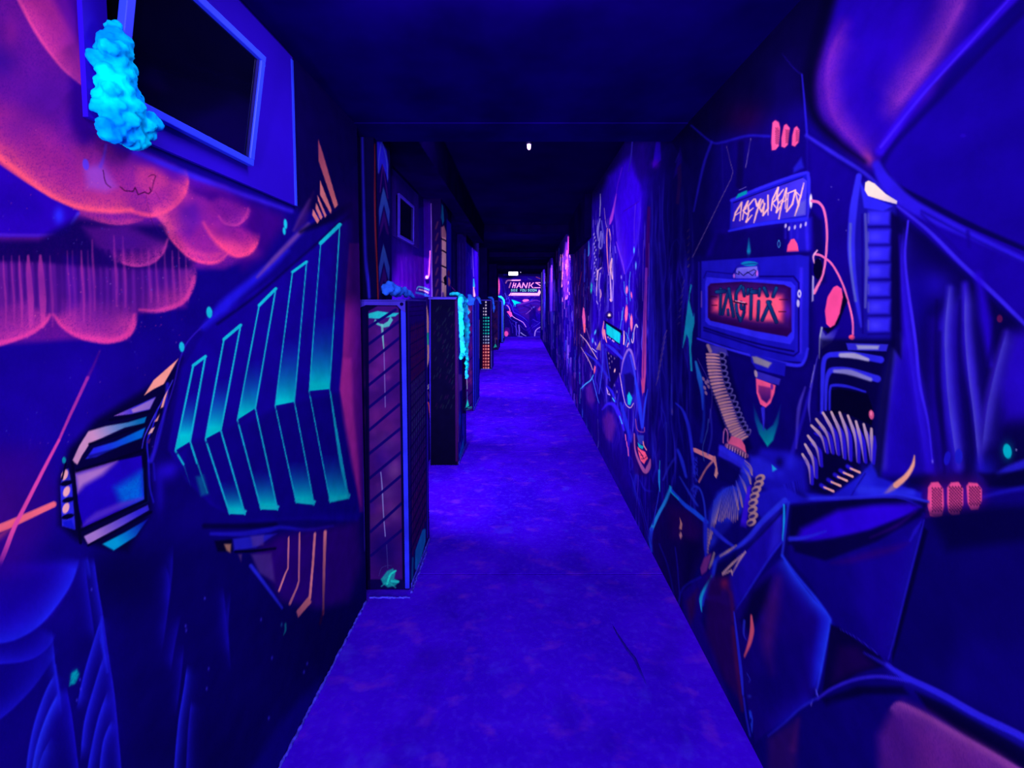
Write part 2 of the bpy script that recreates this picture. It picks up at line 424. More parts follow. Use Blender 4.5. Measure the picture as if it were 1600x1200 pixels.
# crossing light beams
B('50108c', -5, 800, 60, 75, a=.75); P('30007a', '-60,700 60,700 90,770 70,830 20,880 -60,900', b=50, a=.5)
S('6a1488', '156,548 146,572 136,592', (2, 5), b=5, a=.6, n=.3)
S('a028a0', '137,590 124,618 108,652 92,688', (5, 5, 4), b=2.5, a=.95, c2='cc38a8', n=.15)
S('ff6a80', '-60,846 0,825 40,808 84,788', (13, 12, 9), b=2.5, a=.97)
S('ff5468', '-60,870 -10,845 30,812', (8, 8, 2), b=14, a=.5)
S('d83ca8', '92,688 70,730 42,785 22,825 6,866 -14,910 -40,960', (4.5, 6, 7, 8, 8), b=2.2, c2='ff54a4')
# domes, bottom left
P('1a00a4', '-60,880 120,880 108,920 80,962 40,992 0,1002 -60,1006', b=16, a=.9)
B('2e0080', 0, 890, 50, 40, a=.7); P('12008c', '-60,900 60,900 50,950 0,980 -60,985', b=30, a=.5)
P('0c0074', '-60,1000 100,975 110,1020 40,1150 -60,1180', b=20, a=.8)
F('2024f0', '124,872 112,908 94,938 66,972 34,994 0,1004 -60,1008', L=34, side=1, b=4, a=.9, c2='1400a0', taper=.12)
F('1c14d0', '88,990 72,1014 46,1030 10,1036 -60,1038', L=24, side=1, b=3, a=.9, c2='1200a0', taper=.12)
F('1810c4', '92,1012 60,1062 30,1096 0,1122 -60,1160', L=30, side=1, b=4, a=.8, c2='10009a', taper=.12)
# blue spikes
def spike(s, w, c='1818d8', a=.85, b=6): S(c, s, w, b=b, a=a)
P('0a0068', '80,985 200,940 200,1260 30,1260', b=30, a=.5)
F('1c1ce0', '81,985 86,1040 92,1080 97,1120', L=6, side=1, b=2, a=.9); F('2024ec', '88,1050 70,1085 52,1140 42,1200 40,1260', L=13, side=-1, b=3, a=.9, c2='10009c', taper=.15)
F('2430f4', '95,1076 74,1118 58,1165 50,1210 46,1260', L=14, side=-1, b=3, a=.95, c2='10009c', taper=.15); F('2024e0', '82,1150 66,1182 56,1220 52,1260', L=10, side=-1, b=2, a=.8); S('1c1ce0', '86,1040 93,1090', 4, b=4, a=.7)
F('180cc8', '103,1072 112,1120 122,1200 128,1260', L=10, side=1, b=2, a=.85, taper=.15)
F('180cc0', '131,870 137,920 144,970 148,1004', L=9, side=1, b=2, a=.8); F('1c14d0', '146,870 153,920 160,960 170,1030 180,1100 194,1260', L=9, side=1, b=2, a=.95, taper=.08)
for q in ('160,962 146,1005 130,1060 120,1110', '165,1018 148,1072 132,1130 126,1190', '169,1078 152,1130 138,1200 132,1260', '175,1125 160,1168 152,1260'): F('2020ec', q, L=12, side=-1, b=2.5, a=.9, c2='10009c', taper=.2)
S('2024f0', '158,964 160,1000 168,1050', (1, 7, 2), b=6, a=.7)
for q, w_ in (('256,880 263,900 264,930 258,980 252,1020', 9), ('282,960 272,1010 266,1050', 8), ('287,1005 282,1060 274,1120', 7), ('270,850 268,900 262,950', 8), ('348,915 352,960 358,1020', 7), ('360,925 356,980 360,1050', 6)): F('180cbc', q, L=w_, side=1, b=2.5, a=.6)
F('2020e4', '293,1038 287,1080 279,1130 273,1200 272,1260', L=7, side=-1, b=2, a=.95, taper=.15); F('1c14cc', '299,1095 294,1150 289,1260', L=7, side=-1, b=2, a=.75, taper=.15)
F('1c18d0', '136,868 139,885 142,905', L=6, side=1, b=2, a=.7)
P('0098a8', '112,1052 120,1046 124,1054 118,1068 108,1072', b=5, n=.5); B('00a0b0', 116, 1055, 5, 8, rot=20, a=.8, n=.3)
for q in [(143,921),(290,978),(291,985),(326,1045),(323,1076),(125,1062),(126,1077),(120,1094),(320,935),(408,968),(480,1037),(420,1122),(425,1028),(475,1050)]: B('3c34e8', q[0], q[1], 1.4, 2.4, a=.8)
# floating engine
P('04002c', '108,700 150,655 240,600 284,560 262,640 236,690 236,800 200,862 170,858 120,845 92,820 92,750', b=16, a=.85)
P('ff9c90', '279,560 256,600 240,608 225,618 240,594', b=1.5); P('9a60c8', '178,650 206,637 243,620 234,640 204,647', b=2, g=(178,650,215,635), c2='2c24d0'); P('a878c4', '205,640 243,621 234,639 208,645', b=2.5, g=(205,640,240,628), c2='8060c0')
P('c88ab8', '113,720 124,696 138,674 165,666 200,660 229,651 226,661 195,668 160,684 141,692 128,712 121,726', b=2, g=(150,690,222,655), c2='0070b8')
P('2420d8', '134,717 146,700 180,690 227,668 222,684 190,696 150,714', b=3, g=(150,705,215,680), c2='0068d8'); P('06003c', '136,712 180,700 178,704 140,716', b=3, a=.5)
P('1c00b4', '117,740 180,721 221,712 226,780 130,824 120,780', b=2); P('b478c4', '117,741 182,721 160,742 132,758 121,770', b=13, a=.95)
P('0070e0', '180,762 222,736 225,780 190,790', b=22, a=.95, n=.25); P('5830c8', '135,812 150,800 190,784 224,778 128,823', b=9, a=.8)
S('03002a', '226,708 228,782 128,828', 5, b=1.5, sm=False); S('03002a', '113,722 118,770 126,848', 5, b=1.5, sm=False); S('03002a', '120,735 180,718 224,703', 4, b=1.5); S('03002a', '140,694 165,686 226,663', 4, b=2); S('03002a', '172,656 205,650 236,642', 4, b=2)
P('a878c8', '131,838 180,814 231,789 233,797 190,822 138,851', b=2, g=(150,838,215,800), c2='3024c8'); S('03002a', '138,852 180,830 236,800', 4, b=2)
P('0098cc', '160,850 195,832 232,810 212,838 178,860', b=3, g=(185,850,235,812), c2='1000a0')
P('2a24d8', '94,758 112,755 118,828 97,822', b=1.5); P('3430d8', '98,735 107,732 112,755 95,757', b=2, a=.8)
for x, y in [(101,742),(104,768),(103,794)]: E('03002a', x+3, y+13, 10, 4, rot=-15); E('f0a4b0', x, y, 5, 8.5, rot=20)
P('1414c8', '98,815 112,812 117,827 100,822', b=2); S('03002a', '103,724 97,748', 3, b=1); E('0a88a0', 100, 719, 3, 5)
S('3a30d8', '270,594 256,622 240,652 226,682 222,700', (1.5, 2, 1.5), b=1.2); S('2018c4', '246,640 238,668 230,690 232,720', (2, 3, 2), b=2); S('2818e0', '262,600 258,640 246,690 236,720', (5, 4, 7), b=5, a=.7)
P('f09c98', '263,608 255,636 251,638 257,618', b=1); P('e09090', '250,646 246,658 241,659', b=1); P('e0a0a8', '242,667 238,676 231,679 236,670', b=1); P('3c1870', '236,684 233,694 229,690', b=1)
S('2018d8', '232,720 234,760 240,785', (3, 2), b=3, a=.8); B('2008c0', 262, 735, 22, 14, rot=-25, a=.9); B('1c08b8', 250, 770, 7, 30, a=.6); S('1c10c0', '240,724 242,750', 3, b=3, a=.6)
S('2c14b8', '340,490 318,508 292,536 280,566 272,600 262,632 246,676 238,720', (3, 2, 1.5), b=2, a=.8)
# striped hull
P('12008e', '262,702 285,575 300,552 330,500 440,425 540,340 552,345 552,480 542,560 536,612 545,700 566,800 560,815 480,812 380,815 330,790 290,750', b=6, a=.95)
P('0c0074', '280,740 300,690 345,676 440,634 536,612 560,800 480,808 370,815', b=14, a=.7)
S('2014dc', '318,512 340,488 372,458 420,418 448,392', (6, 18, 12, 6), b=13, a=.9); S('1c10c8', '440,396 470,362 500,340', (8, 10, 5), b=10, a=.6)
S('6c3c98', '402,433 428,405 458,374 482,350', (3, 7, 7, 4), b=7, a=.85); S('5c3090', '459,360 472,335 484,312', (3, 6, 2), b=7, a=.6)
S('05003a', '340,506 400,462 470,402 530,350 550,335', (4, 4, 6), b=6, a=.7); S('04002c', '470,362 520,338 548,320', (6, 14, 8), b=9, a=.8)
P('05003c', '548,340 574,320 574,480 552,480', b=10, a=.6)
# magenta side of the hull
P('98208c', '539,478 546,380 566,380 568,800 562,800 552,720 541,660 531,608 535,560', b=4, g=(536,600,568,600), c2='3c0484')
P('12004c', '536,300 572,300 572,470 530,470', b=60, a=.85); P('b02898', '536,560 548,560 552,640 560,720 564,790 550,730 537,660 531,608', b=8, a=.7)
S('3a24c8', '566,340 567,480 568,640 570,860', 1.6, b=1.5, a=.9); S('06003e', '571,300 573,600 575,900', 5, b=3, a=.9); S('1a10a8', '563,220 565,300 567,480', 1.5, b=2, a=.6)
def stripe(ul, ur, ml, mr, bl, br, y0, y1, w, tk, c='12b4d0'):
    (ax, ay), (bx, by), (cx, cy), (dx, dy), (ex, ey), (fx, fy) = ul, ur, ml, mr, bl, br
    t = (y0-ay)/(cy-ay); q = f'{ax+(cx-ax)*t},{y0} {bx+(dx-bx)*t},{y0-6} {dx},{dy} {cx},{cy}'
    P('00c8d0', q, b=1.5, g=(0, y1, 0, y0), c2='0848b8', a2=.1)
    if ey > cy+60:
        t = .58; q = f'{cx+(ex-cx)*t},{cy+(ey-cy)*t} {dx+(fx-dx)*t},{dy+(fy-dy)*t} {fx},{fy} {ex},{ey}'
        P('00c0c8', q, b=1.5, g=(0, ey-8, 0, cy+(ey-cy)*t), c2='0858b8', a2=.1)
        S('10c0c8', f'{ex},{ey-4} {(ex+fx)/2},{(ey+fy)/2-3} {fx},{fy-5}', 5, b=3)
    S(c, f'{ax},{ay} {bx},{by}', tk, b=1, sm=False); S(c, f'{bx},{by} {dx},{dy} {fx},{fy}', w, b=1, sm=False); S(c, f'{ax},{ay} {cx},{cy} {ex},{ey}', w, b=1, sm=False)
    S('12007c', f'{cx+2},{cy+5} {dx-1},{dy+5}', 3, b=4, a=.8)
stripe((302,571),(321,557),(274,704),(297,690),(287,726),(308,724), 618, 680, 3, 5); S('1090b0', '287,726 298,760', 1.5, a=.6, a2=.2); S('1090b0', '308,722 324,770', 2, a=.9); P('086a98', '306,745 318,742 326,772 314,775', b=8, a=.7)
stripe((350,530),(376,508),(321,686),(345,673),(359,803),(383,804), 596, 668, 2.6, 5)
stripe((405,477),(431,451),(371,656),(399,638),(408,796),(434,797), 566, 645, 2.2, 5)
stripe((457,425),(479,409),(430,634),(460,628),(463,786),(491,789), 532, 625, 1.7, 4.5)
stripe((501,380),(531,351),(483,611),(515,608),(516,785),(545,779), 500, 600, 1.5, 6); S('10a0c0', '516,612 532,720 545,778', (2, 4, 3), b=1.2)
# orange spikes and drops
P('c06070', '497,217 504,238 528,320 523,326 498,252', b=1, g=(510,320,498,220), c2='8c3860')
P('c86878', '500,281 518,328 517,335 500,304', b=1); P('cc6c7c', '496,304 510,336 508,341 497,314', b=1); P('d07080', '494,316 504,339 501,344 493,326', b=1); P('dc7884', '489,326 499,344 496,350 488,336', b=1)
P('3c1464', '465,345 480,318 490,300 478,350 462,362', b=10, a=.5)
for x, y, rx, ry in [(446,350,2.6,8),(444,361,2.3,6),(284,542,4,8),(327,488,4.5,9)]: E('14b4d4', x, y, rx, ry, rot=-6)
# shelf and circuit traces
S('05003c', '320,822 380,822 430,820', 8, b=6, a=.9); S('1c14bc', '330,834 380,834 420,828 440,824 480,828 520,822', (5, 9, 7, 5, 3), b=5, a=.85)
P('2420c8', '364,842 408,836 432,834 400,856 366,860', b=5, a=.9); P('2c0078', '400,862 432,838 478,830 560,816 566,880 545,940 500,950 440,940', b=22, a=.9)
P('5c3898', '392,838 412,836 412,852 395,854', b=6, a=.6); S('04002c', '368,862 395,861 430,857', 4, b=2); P('4c2c8c', '392,866 424,864 430,910 405,895', b=7, a=.8)
P('04002c', '335,845 362,843 363,862 340,862', b=5); P('b07868', '350,850 361,850 360,864 354,860', b=4, a=.9); P('5a3c78', '372,866 378,866 377,878', b=4, a=.7)
S('2424d4', '392,884 408,905 425,928 441,950', (6, 5, 3), b=3)
S('e88498', '451,840 450,888 446,896 436,923', (2.4, 2.4, 3.2), b=1, sm=False); S('e88498', '468,833 467,908 464,918 453,943', (2.4, 2.4, 4), b=1, sm=False, c2='b06080')
S('ec8494', '492,834 489,880 484,935', (3.6, 4), b=1, sm=False); P('d87484', '482,932 487,941 466,965 463,955', b=1, c2='a05070', g=(484,936,464,962)); S('f08494', '508,831 506,900 505,960', (5, 4, 3), b=1, sm=False, c2='603058'); S('400030', '505,955 500,975', 3, b=4, a=.5)
S('108890', '446,975 446,985 443,992', (3, 3, 1), b=2, a=.7); B('1a68a0', 440, 976, 1.5, 3, a=.7)
P('120094', '360,1260 392,1200 440,1125 500,1060 500,1260', b=20, a=.5)
LEFT = take()

# ================================================================ right mural
B('14008c', 1500, 950, 130, 90, a=.5); P('060044', '1040,200 1120,200 1110,400 1040,420', b=30, a=.6)
P('050034', '1040,-60 1330,-60 1290,60 1270,150 1120,214 1040,214', b=40, a=.95); B('1c003e', 1165, 185, 32, 26, a=.8); B('0a0058', 1225, 150, 26, 60, a=.6)
# cloud panel, top
P('1c00a2', '1320,-60 1640,-60 1575,0 1470,120 1372,250 1362,262 1330,240 1290,190 1280,120 1296,40', b=38); B('2200b4', 1400, 40, 40, 60, a=.7); S('2600bc', '1372,250 1400,205 1450,140', (8, 30, 20), b=20, a=.5)
S('1a00a0', '1370,110 1380,170', (60, 30), b=40, a=.5)
S('7020ac', '1500,-40 1490,20 1462,75 1430,125 1395,170', (50, 44, 40, 50, 24), b=46, a=.75, n=.4); S('8830b4', '1500,10 1474,66 1440,112', (10, 14, 10), b=18, a=.7, n=.4)
S('5a149c', '1318,40 1300,80 1292,130 1302,180 1335,222 1360,250', (12, 30, 34, 26, 10), b=36, a=.75, n=.45); B('94308c', 1356, 246, 7, 12, rot=-30, a=.8)
S('030026', '1300,-20 1278,60 1264,120 1272,180 1310,222 1350,252', (18, 20, 16, 12, 4), b=18, a=.95)
# flat blue shield, far right
P('150092', '1640,-40 1600,20 1490,130 1390,236 1376,262 1400,288 1500,340 1600,388 1760,460 1760,-60', b=3); B('1a00a0', 1480, 210, 60, 30, a=.4); E('2408b8', 1505, 212, 5, 3, a=.5); B('12008c', 1560, 60, 80, 50, a=.5)
S('0e006c', '1620,0 1560,58 1480,140 1400,222 1378,256', 9, b=9, a=.9); S('2c08d8', '1600,-20 1540,40 1450,132 1375,236', 14, b=9, a=.9); S('3c18ec', '1580,-5 1520,62 1440,150 1376,230', 4, b=4, a=.9)
S('08004c', '1378,262 1400,290 1450,318 1530,358 1640,405', (8, 10, 7), b=7, a=.95)
# band under the shield
P('160094', '1395,300 1500,350 1640,410 1760,460 1760,660 1640,540 1560,470 1480,400 1405,330', b=4)
S('2814d4', '1370,258 1385,285 1420,318 1480,350 1540,378 1640,425', (14, 24, 20, 12, 8), b=9, a=.95); S('10007c', '1440,330 1500,362 1560,392 1640,430', 4, b=6, a=.6)
S('3420e0', '1402,322 1450,360 1500,410 1550,456 1600,505 1660,560', (4, 7, 7, 6), b=5, a=.95); S('120080', '1512,362 1514,385', 6, b=6, a=.7); S('120080', '1440,335 1500,395', 4, b=6, a=.6)
# creased cloth below
P('06003e', '1392,330 1450,372 1520,440 1640,550 1640,760 1500,760 1420,760 1400,560', b=14, a=.85)
B('1c08ac', 1462, 445, 30, 26, rot=25, a=.8); B('1000a0', 1428, 470, 26, 60, a=.6)
P('1c04b0', '1395,560 1420,520 1440,620 1460,740 1372,745 1372,640 1380,590', b=18, a=.85)
S('2a26ec', '1402,522 1388,570 1377,630 1371,690 1369,738', (8, 14, 16, 14), b=11, a=.9); S('4434c8', '1392,590 1382,660 1382,730', 8, b=10, a=.4)
S('2408c8', '1404,370 1412,450 1420,540 1436,620 1452,730', (6, 12, 18, 18, 16), b=14, a=.85)
S('3c24f4', '1419,345 1414,400 1420,460 1430,530 1437,600 1450,660 1457,722', (3, 4, 5, 5, 4, 2), b=3, a=.95); B('8070f4', 1457, 721, 1.5, 3)
P('2004b8', '1455,500 1500,470 1500,740 1462,740 1450,640', b=30, a=.6)
S('2c18cc', '1484,450 1477,520 1480,590 1486,650 1498,730', (8, 14, 16, 14), b=14, a=.85); S('3c3494', '1484,450 1478,500 1478,540', 4, b=8, a=.5); S('3c3494', '1506,448 1506,500', 4, b=8, a=.5)
S('2c10d0', '1508,445 1510,520 1518,590 1526,650 1532,730', (10, 16, 14, 10), b=14, a=.85); S('2404c8', '1528,430 1540,500 1548,570', (10, 18, 6), b=16, a=.8)
S('3418bc', '1572,520 1556,580 1544,640 1536,700', (8, 14, 16, 10), b=16, a=.8); P('2404bc', '1580,520 1640,510 1640,650 1570,660 1560,600', b=34, a=.8)
S('08004a', '1468,520 1466,620 1480,720', (6, 10, 4), b=8, a=.6); S('08004a', '1530,600 1545,560 1560,500', 6, b=10, a=.6); B('05003a', 1575, 690, 50, 30, a=.8)
F('4840d0', '1401,520 1388,570 1377,630 1371,690 1369,740', L=15, side=-1, b=3, a=.85, c2='2408d8', taper=.1)
F('4c44c8', '1484,445 1477,520 1479,590 1485,650 1497,735', L=13, side=-1, b=2, a=.8, c2='2408d0', taper=.15); F('4c44c0', '1508,445 1508,520 1514,590 1522,650 1530,735', L=13, side=-1, b=2, a=.8, c2='2408d0', taper=.15)
F('4038b8', '1574,515 1556,580 1543,640 1535,705', L=16, side=-1, b=3, a=.8, c2='2408c8', taper=.15); F('2c14d8', '1412,350 1408,420 1414,500 1428,600 1448,730', L=12, side=-1, b=3, a=.6, taper=.15)
B('2408c0', 1600, 600, 26, 50, a=.6); S('0a0054', '1500,470 1499,560 1507,640 1516,720', (4, 7, 3), b=7, a=.6); S('080048', '1464,470 1462,560 1470,650 1476,740', (4, 8, 4), b=8, a=.6)
E('a01c50', 1562, 498, 4.5, 6, a=.5); E('00a4b4', 1574, 705, 6.5, 11.5, rot=-10); B('00b8c8', 1574, 705, 9, 14, a=.4); B('c0c0ff', 1588, 703, 1.2, a=.9)
E('1a10b8', 1480, 716, 5, 11, rot=10); E('1c18bc', 1498, 713, 6, 12); B('1810b0', 1540, 735, 18, 20, a=.7)
S('2820dc', '1560,742 1580,732 1640,712', (8, 16), b=8, a=.8); P('040034', '1530,740 1640,736 1640,764 1545,760', b=10, a=.85); S('1c14c0', '1530,778 1570,768 1640,755', (4, 8), b=9, a=.7)
# dark left-centre ground and hexagon edges
S('1c10b0', '1222,84 1240,106 1254,118', (1, 2, 2), b=2.5, a=.35); S('2014c4', '1253,116 1257,160 1261,212', (2, 3, 3.5), b=2.5, a=.85); S('2c1ccc', '1260,212 1300,238 1350,270 1380,300', (5, 7, 6, 8), b=6, a=.9); S('1a0ea4', '1261,212 1262,300', 3, b=4, a=.5)
S('1a10b0', '1080,196 1112,222 1130,222 1145,218 1170,212 1202,213', (2, 4, 4), b=4, a=.9); S('1c12b0', '1112,222 1101,252 1092,290 1084,330', (4, 4, 2), b=3, a=.8); S('1c12a8', '1128,224 1130,300', 2, b=3, a=.3)
S('604890', '1135,228 1145,268 1143,278 1126,312 1110,345 1082,402', (.8, 1.2, 1.2), b=1, sm=False, a=.8); S('584498', '1173,217 1169,240 1165,262', (1.8, 1.2), b=1.2); S('08003c', '1158,225 1155,290', 10, b=6, a=.6)
P('0c0068', '1170,220 1200,218 1205,240 1250,245 1245,265 1170,292', b=8, a=.8); P('1c14b8', '1240,262 1252,246 1256,262 1240,270', b=6, a=.9)
P('120084', '1262,220 1380,300 1345,300 1335,540 1280,560 1268,440', b=16, a=.9); P('070044', '1268,330 1285,345 1290,440 1276,450', b=10, a=.7)
for xx, yy in [(1299,292),(1310,312),(1322,360),(1345,405),(1281,405)]: B('7060d0', xx, yy, 1, a=.8)
def pad(s, hx=None):
    P('40084c', s, b=9, a=.5); P('f04c90', s, b=2.5, n=.08)
def hatch(x0, y0, x1, y1, st, a, c='30083c'):
    n = 0; y = y0
    while y < y1:
        x = x0+(st/2 if n % 2 else 0)
        while x < x1: E(c, x, y, st*.26, st*.34, a=a); x += st
        y += st*.55; n += 1
pad('1207,192 1211,188 1217,191 1219,200 1217,228 1212,234 1206,235 1205,222'); pad('1225,196 1229,194 1234,200 1231,226 1226,231 1221,229 1221,215'); pad('1241,200 1245,197 1249,203 1248,222 1242,229 1237,227 1238,212')
hatch(1212, 200, 1218, 226, 3, .7); hatch(1228, 203, 1233, 224, 3, .7); hatch(1244, 204, 1248, 222, 3, .6)
for q, rx, ry in [((1461,781),17,30), ((1492,779),17,29), ((1521.5,775),16,24)]: B('7a10a0', q[0], q[1], rx, ry, a=.75)
pad('1450,762 1455,754 1466,753 1474,764 1475,790 1472,806 1464,809 1453,806 1449,790'); pad('1480,762 1486,754 1498,753 1505,764 1505,788 1499,804 1488,806 1482,800 1480,785'); pad('1510,760 1514,754 1527,755 1534,764 1534,782 1528,796 1517,797 1512,786')
hatch(1457, 763, 1473, 800, 4.6, .8); hatch(1484, 761, 1504, 799, 4.6, .9); hatch(1515, 761, 1533, 790, 4.6, .9)
# tower body between sign and monitor
P('10007a', '1120,360 1262,345 1262,410 1100,405', b=8, a=.9); P('1c10bc', '1232,345 1268,340 1268,410 1236,400', b=8, a=.9); S('2c1ce4', '1258,290 1262,400', 5, b=5, a=.9)
for x in (1227, 1236, 1246): S('2a1cd8', f'{x},350 {x},372', 3, b=4, a=.6)
P('0a005c', '1120,365 1225,352 1225,398 1110,404', b=10, a=.8)
# ready sign
P('1410b4', '1142,312 1190,292 1256,270 1265,276 1266,330 1260,344 1192,350 1140,361', b=3)
P('2614b4', '1146,317 1165,308 1254,277 1261,283 1259,336 1190,347 1143,357', b=2, g=(1150,330,1260,320), c2='3c2cd8'); P('5c54c8', '1248,318 1259,312 1258,335 1240,338', b=6, a=.8)
S('2a20e4', '1143,313 1190,293 1254,271 1263,276 1264,300', 5, b=3); S('0c0068', '1146,317 1190,300 1254,277', 1.5, b=1.5); S('2420e4', '1139,361 1190,350 1260,342', (3, 6, 6), b=3); S('3024d8', '1264,300 1262,340', 3, b=2)
P('0088a8', '1153,303 1167,297 1167,303 1149,311', b=1.5); S('6050b0', '1155,297 1166,292', 1, b=1)
for s in ['1146,345 1149,333 1159,316 1156,345','1148,337 1157,331','1160,343 1163,325 1169,314 1165,326 1161,329 1167,335 1170,330','1178,311 1169,322 1170,331 1177,325','1170,332 1166,347 1175,336','1180,311 1183,322 1188,311','1189,311 1182,333 1178,348','1192,312 1187,325 1190,331 1194,320 1192,312','1195,318 1192,337 1200,326 1200,305 1200,336','1205,329 1207,312 1216,293 1213,311 1207,317 1213,325','1224,296 1215,308 1216,318 1223,311','1216,318 1213,332 1222,319','1217,342 1221,320 1229,294 1227,326','1220,318 1230,311','1231,302 1243,297 1238,319 1229,331 1232,302','1243,299 1247,318 1251,307 1256,286','1251,307 1247,322 1242,337','1243,299 1250,306']:
    S('f4b0b8', s, (1.8, 3, 1.5), b=1.2, sm=False)
for x, y in [(1227.5,353),(1233,357),(1242,355),(1251,353),(1259,350)]: E('c0a8e4', x, y, 1.5, 3.6, rot=10)
E('e4ccf0', 1267, 314, 2.3, 11); E('b8a0e0', 1239, 457, .1, .1)
# cables and bulb
S('e060ac', '1269,314 1280,317 1288,330 1292,358 1291,395 1286,428 1277,448 1272,457', (5, 4, 3.5, 3.5, 6), b=1.4, c2='f070b0')
S('d85ca8', '1274,397 1284,400 1300,413 1315,440 1325,470 1332,500 1333,522', (4, 3.4, 3.4), b=1.4, c2='ff6cb0'); S('f0a0d0', '1277,391 1271,400 1272,411', (2, 3, 2), b=1.2); E('ff4c7c', 1331, 527, 5, 4)
E('04002a', 1278, 420, 7, 16); P('c8b4ec', '1269,430 1272,432 1271,470 1268,472', b=1.3)
P('04002c', '1318,455 1324,470 1310,506 1294,522 1285,512 1296,512', b=4); P('ff4a98', '1302,449 1308,446 1315,451 1317,464 1312,490 1304,508 1297,512 1291,506 1289,486 1293,464', b=1.6)
P('6058b8', '1284,514 1290,524 1312,510 1300,535 1284,545 1281,530', b=4, c2='1808a8', g=(1284,530,1312,520)); S('a0a0c8', '1284,512 1281,530 1280,560', (3, 2, 1), b=2)
P('ff4c8c', '1229,394 1231,383 1236,374 1241,373 1246,381 1248,393', b=1.4); S('3c90dc', '1217,375 1219,381 1217,387 1215,381 1217,375', 1, b=1)
S('0ca4c4', '1169,409 1170,392 1170,372', (2, 6, 1), b=3, a2=.4)
# monitor
P('0a0060', '1090,400 1268,392 1270,560 1255,580 1190,572 1090,535', b=8, a=.9)
P('1810b4', '1096,408 1140,405 1250,398 1264,402 1263,545 1256,566 1200,562 1095,528', b=3); P('1c14c0', '1244,400 1264,400 1263,545 1254,566 1244,560', b=5, a=.9); S('3420f0', '1252,420 1251,480 1250,550', 5, b=5, a=.8)
E('0878b8', 1171, 412, 13, 4); P('7468e4', '1150,420 1155,418 1183,416 1185,432 1180,435 1149,435', b=1.5, c2='4c38dc', g=(1165,418,1165,436)); S('1c0c80', '1148,436 1150,420 1156,415 1184,413 1187,434', 1.5, b=1.5, a=.6)
S('05003a', '1150,427 1155,429 1154,424 1162,431 1168,425 1176,431 1182,423 1180,431', 1, b=.8, sm=False); S('05003a', '1163,429 1178,421 1183,425', 1, b=.8, sm=False); E('c060e8', 1147, 431, 1.5, 3.5); E('d060e0', 1183, 427, 1.5, 4.5)
S('0c0070', '1100,434 1104,424 1145,428 1150,420', 2, b=2, a=.7, sm=False); S('0c0070', '1187,432 1240,432 1248,442 1248,550 1240,556 1190,545 1100,516', 3, b=2, a=.9, sm=False)
P('2c24ec', '1102,440 1104,433 1150,437 1195,437 1236,440 1243,447 1241,528 1235,538 1190,530 1108,508 1102,502', b=2)
P('26004c', '1106,448 1110,443 1160,440 1225,445 1236,450 1237,518 1230,526 1180,517 1110,501 1106,496', b=2.5)
P('3c1070', '1112,446 1180,442 1230,450 1234,512 1180,510 1112,494', b=10, a=.6)
P('ff4878', '1114,470 1130,460 1170,455 1200,458 1222,462 1226,482 1222,502 1180,500 1130,490 1114,486', b=14, a=.98); P('ff5880', '1180,462 1216,468 1222,480 1215,498 1196,500 1180,490', b=12, a=.8); B('5a14c0', 1231, 486, 6, 14, a=.8)
for s, ww in [('1126,451 1126,470 1125,491', 3),('1120,456 1132,455', 5),('1139,451 1134,470 1129,491', 3.4),('1139,451 1142,470 1146,494', 4),('1137.5,484 1138,492', 2.6),('1158,447 1151,457 1150,468', 4),('1161,449 1163,462', 3.4),('1150,476 1152,490 1157,500 1162,490 1163,478', 3.2),('1151,490 1157,503 1164,488', 1),('1158,472 1158,482 1163,482', 2.6),('1169,452 1168,459', 3.6),('1174,452 1173,498', 3.6),('1175,456 1182,456', 6),('1187,451 1186,462', 3),('1185.5,471 1184,500', 3.4),('1194,450 1199,462', 4.5),('1213,450 1208,463', 4.5),('1203,472 1197,486 1191,500', 4.2),('1200,472 1206,486 1213,503', 4.8)]:
    S('0c0c50', s, ww+2, b=1.2, a=.95); S('0a4c8c', s, max(1, ww), b=1.4, a=.8, sm=False, c2='0c2864')
S('280030', '1147,471 1166,475', 3, b=1); S('ffa8cc', '1149,470 1164,473', 1.3, b=.8)
for a_, b_ in [('1111,463','1120,464'),('1112,477','1120,477'),('1218,468','1231,468'),('1217,487','1228,487')]: S('30002c', a_+' '+b_, 1.4, b=1, a=.8)
E('c8b8f0', 1249, 459, 3, 6.5); E('2814c0', 1249, 459, 1.2, 2.5); E('c0b0f0', 1247, 474, 2.4, 6)
S('0a0060', '1100,512 1150,528 1200,541 1240,549', 3, b=2, a=.9); S('2c24e8', '1090,529 1140,546 1200,562 1245,571 1257,563 1262,545', (3, 4, 6, 5, 4), b=3); S('8050c0', '1096,455 1096,480', 1.2, b=1, a=.8); S('2418c8', '1092,410 1092,525', 2, b=3, a=.6)
# grey ribbed neck, right of the bulb
P('160c98', '1335,290 1360,280 1400,320 1400,540 1335,540', b=8, a=.9); P('06003c', '1391,330 1404,340 1408,560 1392,540', b=8, a=.9)
for i, y in enumerate((341, 370, 397, 424, 452, 480, 508)):
    P('2c20e0', f'1357,{y-12} 1391,{y-11} 1389,{y+10} 1357,{y+11}', b=9); B('4438f0', 1367, y, 10, 7, a=.8); S('0c006c', f'1357,{y+14} 1390,{y+13}', 2.5, b=6, a=.85); S('5c58b8', f'1357,{y-7} 1357,{y+7}', 3, b=3, a=.5)
S('2c24dc', '1342,275 1333,330 1330,390 1336,450 1346,510', (9, 12, 12, 8, 4), b=4); S('6068b0', '1329,350 1328,390 1331,430 1337,470', 4, b=4, a=.7); S('5450b4', '1352,335 1354,400 1352,480', (4, 5, 4), b=3, a=.8); S('10007c', '1347,335 1348,520', 3, b=3, a=.8)
P('2820e0', '1343,282 1356,305 1395,322 1380,330 1350,325', b=4); P('f4d0c8', '1352,285 1357,282 1367,287 1384,303 1402,314 1401,319 1378,313 1356,306 1351,297', b=1.6, c2='d0b8d0', g=(1370,300,1402,317))
